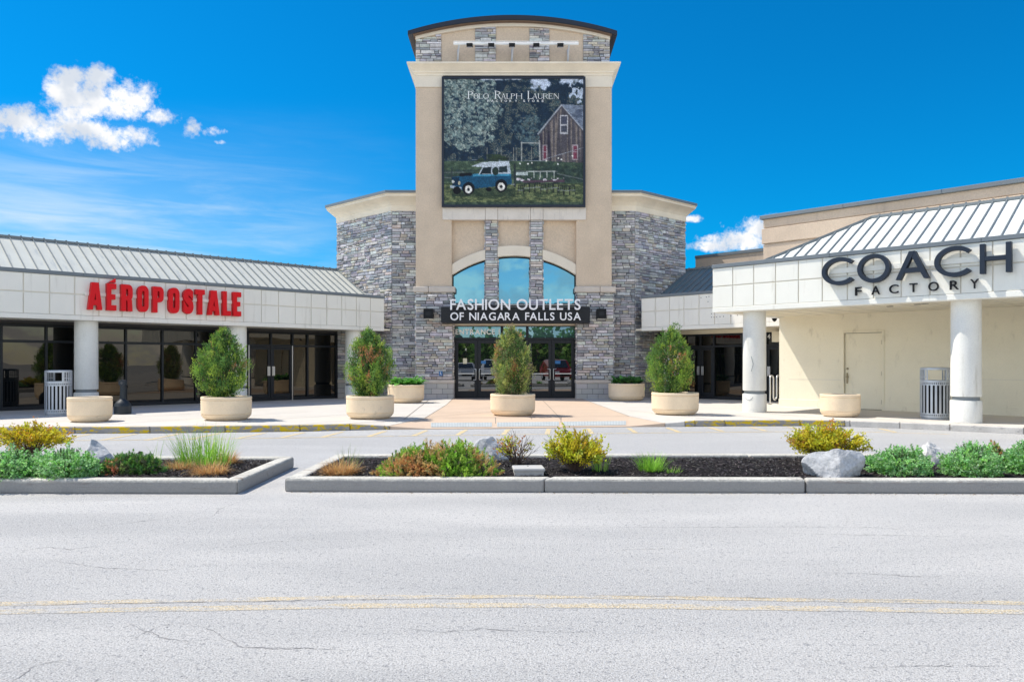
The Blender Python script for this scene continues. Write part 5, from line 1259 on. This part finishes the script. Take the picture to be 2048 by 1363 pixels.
juniper(1022, P_s3.location.y, P_s3.location.z+z1_, 88, 146, 'olive evergreen shrub with a thin spire standing before the entrance doors', 33, [(-.75, .62, .25), (.1, .42, .22)], [(.19,.22,.05),(.14,.17,.05),(.095,.135,.045),(.15,.12,.07),(.23,.24,.07)])
juniper(1344, P_s4.location.y, P_s4.location.z+.51, 94, 143, 'evergreen shrub with a brown patch in front of the dark-roofed wing', 44, [(.05, .55, .4), (.9, .28, .2)])

def straps(root_pos, label, group, seed, sc=1.0, n=16, dark=False):
    t_ = thing('leafy_plant', label, 'plant', root_pos, 0, group); r = random.Random(seed); mb = MB()
    for i in range(n):
        a = 6.283*i/n+r.uniform(-.25, .25); L = r.uniform(.17, .31)*sc; w0 = r.uniform(.03, .05)*sc; el = r.uniform(.55, 1.45); x = y = 0; z = 0; vs = []; K = 6
        c = jit(r.choice([(.12,.38,.06),(.20,.50,.09),(.09,.26,.06)] if not dark else [(.09,.26,.06),(.14,.36,.09),(.06,.16,.05)]), .25, r)
        for j in range(K+1):
            f = j/K; wd = w0*(math.sin(math.pi*min(1, f*.9+.12))**.7)*(1 if j < K else .1); tx, ty = -math.sin(a), math.cos(a)
            vs += [(x+tx*wd, y+ty*wd, z+wd*.35), (x, y, z), (x-tx*wd, y-ty*wd, z+wd*.35)]
            e2 = el-f*r.uniform(.9, 1.5); x += math.cos(a)*math.cos(e2)*L/K; y += math.sin(a)*math.cos(e2)*L/K; z += math.sin(e2)*L/K
        fs = []
        for j in range(K): o = j*3; fs += [(o, o+1, o+4, o+3), (o+1, o+2, o+5, o+4)]
        mb.add(vs, fs, c)
    mb.build('leaf_rosette', M_leaf, t_, smooth=60); MB().tube([(0, 0, -.03), (0, 0, .05)], .02, 6, col=(.05, .1, .03)).build('stem', M_leaf, t_)
for P_, zl, grp, dk, where in ((P_l1, zl1, 'leafy plants in the planter by the left pier', False, 'broad leafy plant among others in the concrete planter by the left stone pier'), (P_l2, zl2, 'leafy plants in the planter by the right pier', True, 'dark strap-leaved plant among others in the concrete planter by the right stone pier')):
    for i, (u, v) in enumerate(((-.40, -.08), (-.2, -.28), (.02, -.34), (.26, -.26), (.42, -.04), (-.2, .12), (.12, .05), (.02, .34), (.3, .25))):
        straps((P_.location.x+u*1.0, P_.location.y+v, P_.location.z+zl), where, grp, 300+i+(50 if dk else 0), 1.6, 16, dk)

def place(px, py, z=.13): x, y = gp(px, py, z); return x, y
def mound_pts(r, N, wx, wy, h, lumps=9, shell=.75):
    """points through a lumpy dome: several overlapping domes of their own"""
    la = r.uniform(0, 6.28, lumps); lr = np.sqrt(r.uniform(0, .55, lumps)); L = np.stack([lr*np.cos(la), lr*np.sin(la)], 1); ls = r.uniform(.42, .68, lumps); lh = r.uniform(.72, 1.05, lumps)*(1-.35*lr**2)
    i = r.randint(0, lumps, N); u = unit(r.normal(size=(N, 3))); u[:, 2] = np.abs(u[:, 2]); q = r.uniform(shell, 1.0, N)**.7
    x = L[i, 0]+u[:, 0]*ls[i]*q; y = L[i, 1]+u[:, 1]*ls[i]*q; z = u[:, 2]*lh[i]*q
    return np.stack([x*wx, y*wy, z*h+.01], 1), np.stack([u[:, 0], u[:, 1], u[:, 2]], 1)
def catmint(px, py, wpx, hpx, label, seed, N=9500, dep=.85):
    x, Y = place(px, py); k = Y/F; wx = wpx*k/2; h = hpx*k; Y += wx*dep*.75; x = (px-CX)/F*Y
    t_ = thing('low_bush', label, 'bush', (x, Y, .12), 0, 'grey-green bushes in the planting islands')
    r = np.random.RandomState(seed); n1_ = N//9
    P, U = mound_pts(r, n1_, wx*.86, wx*dep*.86, h*.93, 12, .62)
    k2 = n1_//3; a_ = r.uniform(0, 6.283, k2); q_ = r.uniform(.72, 1.0, k2); P[:k2] = np.stack([wx*.93*q_*np.cos(a_), wx*dep*.93*q_*np.sin(a_), h*r.uniform(.03, .55, k2)], 1); U[:k2] = np.stack([np.cos(a_), np.sin(a_), 0*a_+.4], 1)
    bi = np.repeat(np.arange(n1_), 9); M = len(bi); D = unit(U[bi]*.7+r.normal(0, .75, (M, 3))+np.array([0, 0, .35]))
    C = P[bi]+D*.016+U[bi]*(r.uniform(-.05, .028, M))[:, None]
    bc = pick(r, n1_, [(.19,.34,.14),(.25,.40,.19),(.11,.22,.07),(.18,.36,.09),(.31,.42,.25)], [3, 2.2, 2, 1.6, .8], .15)
    leafmesh('foliage', C, D, r.uniform(.019, .036, M), r.uniform(.014, .024, M), np.clip(bc[bi]*(1+r.uniform(-.38, .3, (M, 1))), 0, 1), M_leaf, t_, seed)
    st_ = MB(); rr = random.Random(seed)
    for i in range(40): a = rr.uniform(0, 6.28); q = rr.uniform(.2, .9); st_.tube([(.1*wx*math.cos(a), .1*wx*math.sin(a), 0), (wx*.8*q*math.cos(a), wx*dep*.8*q*math.sin(a), h*(.85-.5*q*q))], .004, 4, col=(.12, .17, .08))
    st_.build('stem', M_leaf, t_)
def spirea(px, py, wpx, hpx, label, seed, nst=60, pal=None, wts=None, per=34, bare=.15, dep=.7, lsz=1.0, push=.6):
    x, Y = place(px, py); k = Y/F; wx = wpx*k/2; h = hpx*k; Y += wx*dep*push; x = (px-CX)/F*Y
    t_ = thing('leafy_shrub', label, 'shrub', (x, Y, .12)); r = random.Random(seed); rn = np.random.RandomState(seed); tw = MB(); Cs = []; Ds = []; Cl = []
    pal = pal or [(.56,.44,.03),(.50,.47,.05),(.40,.43,.05),(.52,.27,.04),(.42,.15,.05)]; wts = wts or [3, 2.6, 1.6, 1.2, .6]
    for i in range(nst):
        a = r.uniform(0, 6.28); q = math.sqrt(r.uniform(.02, 1)); ex, ey = wx*q*math.cos(a), wx*dep*q*math.sin(a); ez = h*(1-.45*q**2.2)*r.uniform(.72, 1.03)
        P0 = Vector((ex*.12, ey*.12, 0)); P2 = Vector((ex, ey, ez)); P1 = P0.lerp(P2, .5)+Vector((-ex*.12, -ey*.12, h*.1)); pts = []
        for j in range(6): f = j/5; pts.append(P0*(1-f)**2+P1*2*f*(1-f)+P2*f*f)
        tw.tube(pts, .0055, 4, r1=.002)
        subs = [(pts[5], (pts[5]-pts[3]).normalized())]
        for j in range(3):
            f = r.uniform(.4, .95); b = pts[min(4, int(f*5))]; d_ = ((pts[5]-pts[3]).normalized()+Vector((r.gauss(0, .6), r.gauss(0, .6), r.gauss(.2, .4)))).normalized(); e_ = b+d_*r.uniform(.08, .2)*h/.5
            tw.tube([b, e_], .0032, 3, r1=.0012); subs.append((e_, d_))
        if r.random() < bare: continue
        for e_, d_ in subs:
            n = int(per*.62); f = rn.uniform(0, 1, n); c = np.array(e_)[None]-np.array(d_)[None]*(f*.13*h/.5)[:, None]+rn.normal(0, .020, (n, 3)); Cs.append(c); Ds.append(np.array(d_)[None]*.5+rn.normal(0, .6, (n, 3))+np.array([0, 0, .2]))
            base = pick(rn, 1, pal, wts, .15); Cl.append(np.clip(base*(1+rn.uniform(-.22, .22, (n, 1))), 0, 1))
    C = np.concatenate(Cs); keep = C[:, 2] > .01; D = np.concatenate(Ds); cl = np.concatenate(Cl)
    leafmesh('foliage', C[keep], D[keep], rn.uniform(.028, .05, keep.sum())*lsz, rn.uniform(.016, .027, keep.sum())*lsz, cl[keep], M_leaf, t_, seed)
    tw.build('twig', M_twig, t_)
def ground_juniper(px, py, wpx, hpx, label, seed, pal, wts, N=900, dep=.6, patch=(), per=24, crest=0.0, tan=False):
    x, Y = place(px, py); k = Y/F; wx = wpx*k/2; h = hpx*k; Y += wx*dep*.8; x = (px-CX)/F*Y
    t_ = thing('spreading_juniper', label, 'shrub', (x, Y, .12)); r = np.random.RandomState(seed)
    P, U = mound_pts(r, N, wx*.80, wx*dep*.80, h*.9, 26 if tan else 15, .7)
    fall = lambda P: np.clip(1.15-.80*((P[:, 0]/wx-crest)/(1+abs(crest)*.5))**2, .25, 1.15)
    P[:, 2] *= fall(P)
    bi = np.repeat(np.arange(N), per); M = len(bi); bd = unit(U*.8+r.normal(0, .35, (N, 3))+np.array([0, 0, .55])); f = r.uniform(0, 1, M)
    C = P[bi]+bd[bi]*((f-.6)*.085)[:, None]+r.normal(0, .012, (M, 3))*(1.3-f)[:, None]; D = bd[bi]+r.normal(0, .45, (M, 3))
    bias = (lambda P: 1.25*np.exp(-((P[:, 0]/wx+.38)/.40)**2)-.8*np.clip(P[:, 0]/wx, 0, 1)) if tan else (lambda P: 0*P[:, 0])
    bc = pick(r, N, pal, wts, .2)
    nzv = bias(P)+np.sin(P[:, 0]*9+seed)+np.sin(P[:, 1]*11+P[:, 0]*5)+np.sin(P[:, 2]*17+P[:, 0]*6+1)+r.normal(0, .95, N)
    for lo, col_, w_ in patch: m_ = nzv > lo; bc[m_] = pick(r, m_.sum(), col_, w_, .2)
    leafmesh('foliage', C, D, r.uniform(.022, .045, M), r.uniform(.006, .011, M), np.clip(bc[bi]*(1+r.uniform(-.25, .25, (M, 1))), 0, 1), M_needle, t_, seed)
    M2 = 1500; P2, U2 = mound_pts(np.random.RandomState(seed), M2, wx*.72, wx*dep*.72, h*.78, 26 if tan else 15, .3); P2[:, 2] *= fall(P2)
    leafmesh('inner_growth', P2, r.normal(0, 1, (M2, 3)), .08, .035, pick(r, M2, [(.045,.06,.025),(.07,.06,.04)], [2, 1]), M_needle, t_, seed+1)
def grass_tuft(px, py, wpx, hpx, label, seed, pal, wts, n=160, lean=.5, wd=.0045, group=None, dep=.6, cat='grass tuft', fill=.55):
    x, Y = place(px, py); k = Y/F; wx = wpx*k/2; h = hpx*k; Y += wx*dep; x = (px-CX)/F*Y; r = random.Random(seed); mb = MB()
    for i in range(n):
        a = r.uniform(0, 6.28); q = math.sqrt(r.random())*fill; bx, by = wx*q*math.cos(a), wx*dep*q*math.sin(a); az = a+r.uniform(-.9, .9); L = h*r.uniform(.5, 1.12); e0 = 1.5-lean*r.uniform(0, .9); bend = r.uniform(.1, 1.0)*lean*1.6
        c = jit(r.choices(pal, wts)[0], .2, r); K = 5; vs = []; X_, Y_, Z_ = bx, by, 0; tx, ty = -math.sin(az), math.cos(az)
        for j in range(K+1):
            f = j/K; w_ = wd*(1-f*.85)*r.uniform(.9, 1.1); vs += [(X_+tx*w_, Y_+ty*w_, Z_), (X_-tx*w_, Y_-ty*w_, Z_)]
            e = e0-bend*f*f; X_ += math.cos(az)*math.cos(e)*L/K; Y_ += math.sin(az)*math.cos(e)*L/K; Z_ = max(.004, Z_+math.sin(e)*L/K)
        mb.add(vs, [(2*j, 2*j+1, 2*j+3, 2*j+2) for j in range(K)], c)
    o = mb.build('grass_tuft', M_leaf, loc=(x, Y, .115)); return tag(o, label, cat, group)
def boulder(px, py, wpx, hpx, label, seed, tone=(.5, .5, .5), dep=.7, peak=0.0, npl=15, rough=.03, mm=None):
    x, Y = place(px, py); k = Y/F; wx = wpx*k/2; h = hpx*k; Y += wx*dep*.8; x = (px-CX)/F*Y
    r = np.random.RandomState(seed); bm = bmesh.new(); bmesh.ops.create_icosphere(bm, subdivisions=5, radius=1)
    nn_ = unit(r.normal(size=(npl, 3))); dd = r.uniform(.66, .98, npl)
    w1 = unit(r.normal(size=(24, 3))); w2 = r.uniform(3, 15, 24); w3 = r.uniform(0, 6, 24)
    for v in bm.verts:
        d_ = np.array(v.co); q = nn_@d_; rad_ = min(1.08, (dd[q > .05]/q[q > .05]).min() if (q > .05).any() else 1.08)
        rad_ *= 1+rough*float((np.sin((w1@d_)*w2+w3)/np.sqrt(w2)).sum())*.55
        p = d_*rad_; p[2] = p[2]*1.0
        if peak: sc_ = 1-peak*max(0, p[2]); p[0] *= sc_; p[1] *= sc_
        v.co = (p[0]*wx, p[1]*wx*dep, max(-.04, p[2]*.78+.22)*h)
    me = bpy.data.meshes.new('boulder'); bm.to_mesh(me); bm.free(); me.shade_smooth(); me.set_sharp_from_angle(angle=R(22)); me.materials.append(mm or M_rock)
    o = bpy.data.objects.new('boulder', me); COL.objects.link(o); o.location = (x, Y, .10); return tag(o, label, 'boulder')
M_rock2 = mat('white_limestone', (.66, .63, .60), .9, .2, var=.14, vs=6, fine=.12, fs=30, bump=1, bs=14, stain=(.40, .36, .33), ss=(1, 1, 1), sscale=6, sth=(.56, .7))
# left island
GREENP = [(.05,.12,.025),(.085,.17,.03),(.03,.08,.025),(.12,.19,.045)]
RUST = [(.36,.17,.07),(.42,.25,.11),(.28,.11,.06)]
spirea(66, 915, 172, 66, 'yellow and orange leaved shrub with bare twigs behind grey-green bushes near the shop side', 501, 75, [(.58,.50,.02),(.56,.46,.03),(.58,.30,.03),(.48,.50,.05),(.5,.18,.04)], [3, 2.5, 1.1, 1.4, .4], 30, .18, push=1.2)
catmint(30, 962, 142, 74, 'grey-green bush with the yellow shrub directly behind it', 511)
catmint(133, 961, 122, 78, 'rounded grey-green bush between another bush and the pointed rock', 512)
boulder(188, 925, 68, 48, 'pointed pale grey rock behind the dark juniper and grey-green bush', 521, peak=.55, dep=.8)
ground_juniper(270, 951, 170, 50, 'low dark green juniper with a browned left side beside the tall grass', 531, GREENP, [3, 2.4, 2, 1], 620, .55, [(1.5, RUST, [2, 1, 2])])
TALL = [(.30,.58,.07),(.40,.66,.10),(.20,.44,.06),(.50,.60,.18)]; TAN = [(.68,.42,.17),(.60,.34,.13),(.72,.50,.24),(.48,.26,.11)]
grass_tuft(408, 938, 124, 86, 'tall bright green grass clump with tan stubble at its foot', 541, TALL, [3, 2, 2, 1], 330, .55, .0048, fill=.85)
grass_tuft(310, 925, 66, 48, 'sparse green grass blades behind the low dark juniper', 543, TALL, [2, 2, 1, 1], 12, .7, .004)
STB = 'tufts of dried tan grass'
grass_tuft(358, 942, 58, 30, 'dried tan grass tuft beside the dark juniper, under tall grass', 544, TAN+[(.3,.36,.12)], [3, 3, 2, 1, 1], 560, 1.5, .0042, STB, cat='dry grass', fill=.8)
grass_tuft(420, 951, 78, 34, 'dried tan grass tuft nearest the kerb under the tall grass', 545, TAN, [3, 3, 2, 1], 760, 1.5, .0042, STB, cat='dry grass', fill=.8)
grass_tuft(449, 930, 54, 36, 'dried tan grass tuft at the far side of the tall grass, toward the kerb gap', 546, TAN, [3, 3, 2, 1], 560, 1.5, .0042, STB, cat='dry grass', fill=.8)
# right island
grass_tuft(680, 950, 74, 38, 'dried tan grass tuft at the tip of the island by the mound', 551, TAN, [3, 3, 2, 1], 760, 1.5, .0042, STB, cat='dry grass', fill=.8)
grass_tuft(697, 944, 60, 58, 'thin pale green grass rising behind a dried tuft by the mound', 552, [(.24,.34,.10),(.34,.40,.18)], [1, 1], 44, .6, .0035)
ground_juniper(868, 956, 276, 82, 'wide mounded juniper mottled green, tan and rust in the middle island', 561, [(.10,.19,.02),(.15,.24,.03),(.07,.14,.02),(.20,.26,.05)], [3, 3, 1.5, 1.3], 1500, .62, [(.75, [(.33,.23,.09),(.30,.18,.065),(.36,.27,.12)], [3, 2, 2]), (2.4, [(.32,.15,.06),(.36,.20,.08)], [2, 1])], per=26, crest=.28, tan=True)
boulder(982, 921, 74, 52, 'pale angular rock peeping out behind the mottled juniper mound', 571, dep=.6)
spirea(1033, 934, 88, 74, 'nearly bare twiggy shrub with a few yellow leaves by the utility box', 581, 34, [(.42,.42,.04),(.5,.32,.05),(.35,.14,.06)], [3, 1.4, 1], 12, .6, push=.7)
spirea(1150, 947, 132, 92, 'yellow-green shrub with bare side twigs between utility box and small grass clump', 582, 70, [(.46,.46,.03),(.54,.46,.03),(.34,.40,.05),(.5,.33,.04)], [3, 3, 1.6, .8], 32, .3)
grass_tuft(1200, 945, 56, 44, 'short green grass wisps at the foot of the yellow-green shrub', 583, TALL, [2, 2, 1, 1], 60, .6, .004)
grass_tuft(1303, 946, 84, 48, 'fresh green grass clump alone on the dark mulch', 584, [(.30,.60,.06),(.40,.68,.11),(.22,.46,.05)], [3, 2, 2], 240, .75, .0045)
grass_tuft(1345, 948, 60, 20, 'scattered low grass wisps beside the fresh green clump', 585, TALL, [2, 2, 1, 1], 46, .9, .004)
boulder(1669, 954, 120, 66, 'large faceted grey boulder before the golden shrub', 594, dep=.62, npl=22, rough=.045)
spirea(1655, 938, 178, 92, 'golden yellow shrub dotted with red tips behind the large boulder', 592, 95, [(.55,.50,.03),(.58,.50,.03),(.46,.48,.05),(.48,.24,.04)], [3, 2.6, 1.8, .6], 34, .08, push=1.2)
catmint(1800, 953, 128, 66, 'grey-green bush next to the large boulder', 601)
boulder(1860, 932, 74, 56, 'white craggy rock between two grey-green bushes', 602, peak=.35, rough=.06, mm=M_rock2)
catmint(1940, 955, 122, 80, 'tall grey-green bush past the white craggy rock', 603)
ground_juniper(1990, 945, 70, 64, 'small browning juniper squeezed between two grey-green bushes', 604, [(.10,.16,.03),(.16,.20,.04),(.22,.12,.05)], [2, 1.5, 1.5], 260, .8)
catmint(2062, 951, 104, 84, 'grey-green bush cut by the edge of the picture', 605)
# ================================================================== what the glass mirrors: trees and cars across the car park
r_ = np.random.RandomState(77); Cn = []; cl_ = []
for i in range(44):
    cx, cy, hh, ww = -36+i*1.7+r_.uniform(-.8, .8), -34+r_.uniform(-4, 4), r_.uniform(4.6, 7.6), r_.uniform(1.8, 3.0)
    P, U = mound_pts(r_, 640, ww, ww, hh, 8, .25); Cn.append(P+np.array([cx, cy, .2])); cl_.append(pick(r_, 640, [(.05,.11,.02),(.09,.17,.03),(.14,.22,.05),(.10,.09,.06)], [3, 3, 1.5, 1]))
Cn = np.concatenate(Cn); o = leafmesh('tree_belt', Cn, r_.normal(size=Cn.shape), .8, .6, np.concatenate(cl_), M_leaf, None, 9); tag(o, 'belt of spring trees beyond the car park, seen mirrored in the doors', 'trees', kind='stuff')
M_tyre = mat('tyre', (.02, .02, .02), .9, .1)
def car(x, y, rz, colr, label, suv):
    m = mat('car_paint_%d' % int(colr[0]*100), colr, .25, .5, metal=.2, coat=.6); t_ = thing('parked_car', label, 'car', (x, y, 0), rz, 'cars mirrored in the entrance doors')
    h = 1.72 if suv else 1.45
    b = MB(); prof = [(-2.2, .35), (2.2, .35), (2.28, .62), (2.2, .88), (1.15, 1.0), (.55, h-.06), (.2, h), (-1.3, h), (-1.75 if suv else -1.5, h-.06), (-2.15 if suv else -1.95, 1.02), (-2.28, .85), (-2.26, .5)]
    n = len(prof); vs = []
    for side in (-1, 1):
        for px_, pz in prof: vs.append((px_, side*(.88 if pz < 1.05 else .66), pz))
    b.add(vs, [tuple(range(n)), tuple(reversed(range(n, 2*n)))]+[(i, n+i, n+(i+1) % n, (i+1) % n) for i in range(n)])
    body = b.build('car_body', m, t_, bevel=.06)
    gl = MB(); gl.add([(1.12, -.60, 1.04), (1.12, .60, 1.04), (.58, .52, h-.09), (.58, -.52, h-.09)], [(0, 1, 2, 3)]); gl.v = [(a+.03, bb_, c+.02) for a, bb_, c in gl.v]; gl.build('windscreen', M_doorglass, t_)
    for s_ in (-1, 1):
        MB().box(2.16, 2.27, s_*.62-.16, s_*.62+.16, .66, .80).build('headlight', M_letdecal, t_)
        sw_ = MB(); sw_.add([(.95, s_*.80, 1.06), (-1.7, s_*.80, 1.06), (-1.4, s_*.685, h-.12), (.5, s_*.685, h-.12)], [(0, 1, 2, 3)]); sw_.build('side_window', M_doorglass, t_)
        for wx_ in (1.4, -1.4):
            wh = MB(); wh.tube([(wx_, s_*.70, .34), (wx_, s_*.91, .34)], .34, 20); w_ = wh.build('wheel', M_tyre, t_); MB().tube([(wx_, s_*.90, .34), (wx_, s_*.92, .34)], .21, 14).build('rim', M_silver, w_)
    MB().box(2.2, 2.29, -.4, .4, .42, .6).build('grille', M_black, t_)
car(-3.9, -6.2, R(82), (.42, .45, .5), 'silver parked car mirrored in the left entrance door', False)
car(-1.6, -6.6, R(95), (.7, .7, .7), 'white parked car mirrored in the glass behind the central shrub', True)
car(3.7, -6.0, R(78), (.30, .012, .018), 'dark red parked car mirrored in the right entrance door', True)
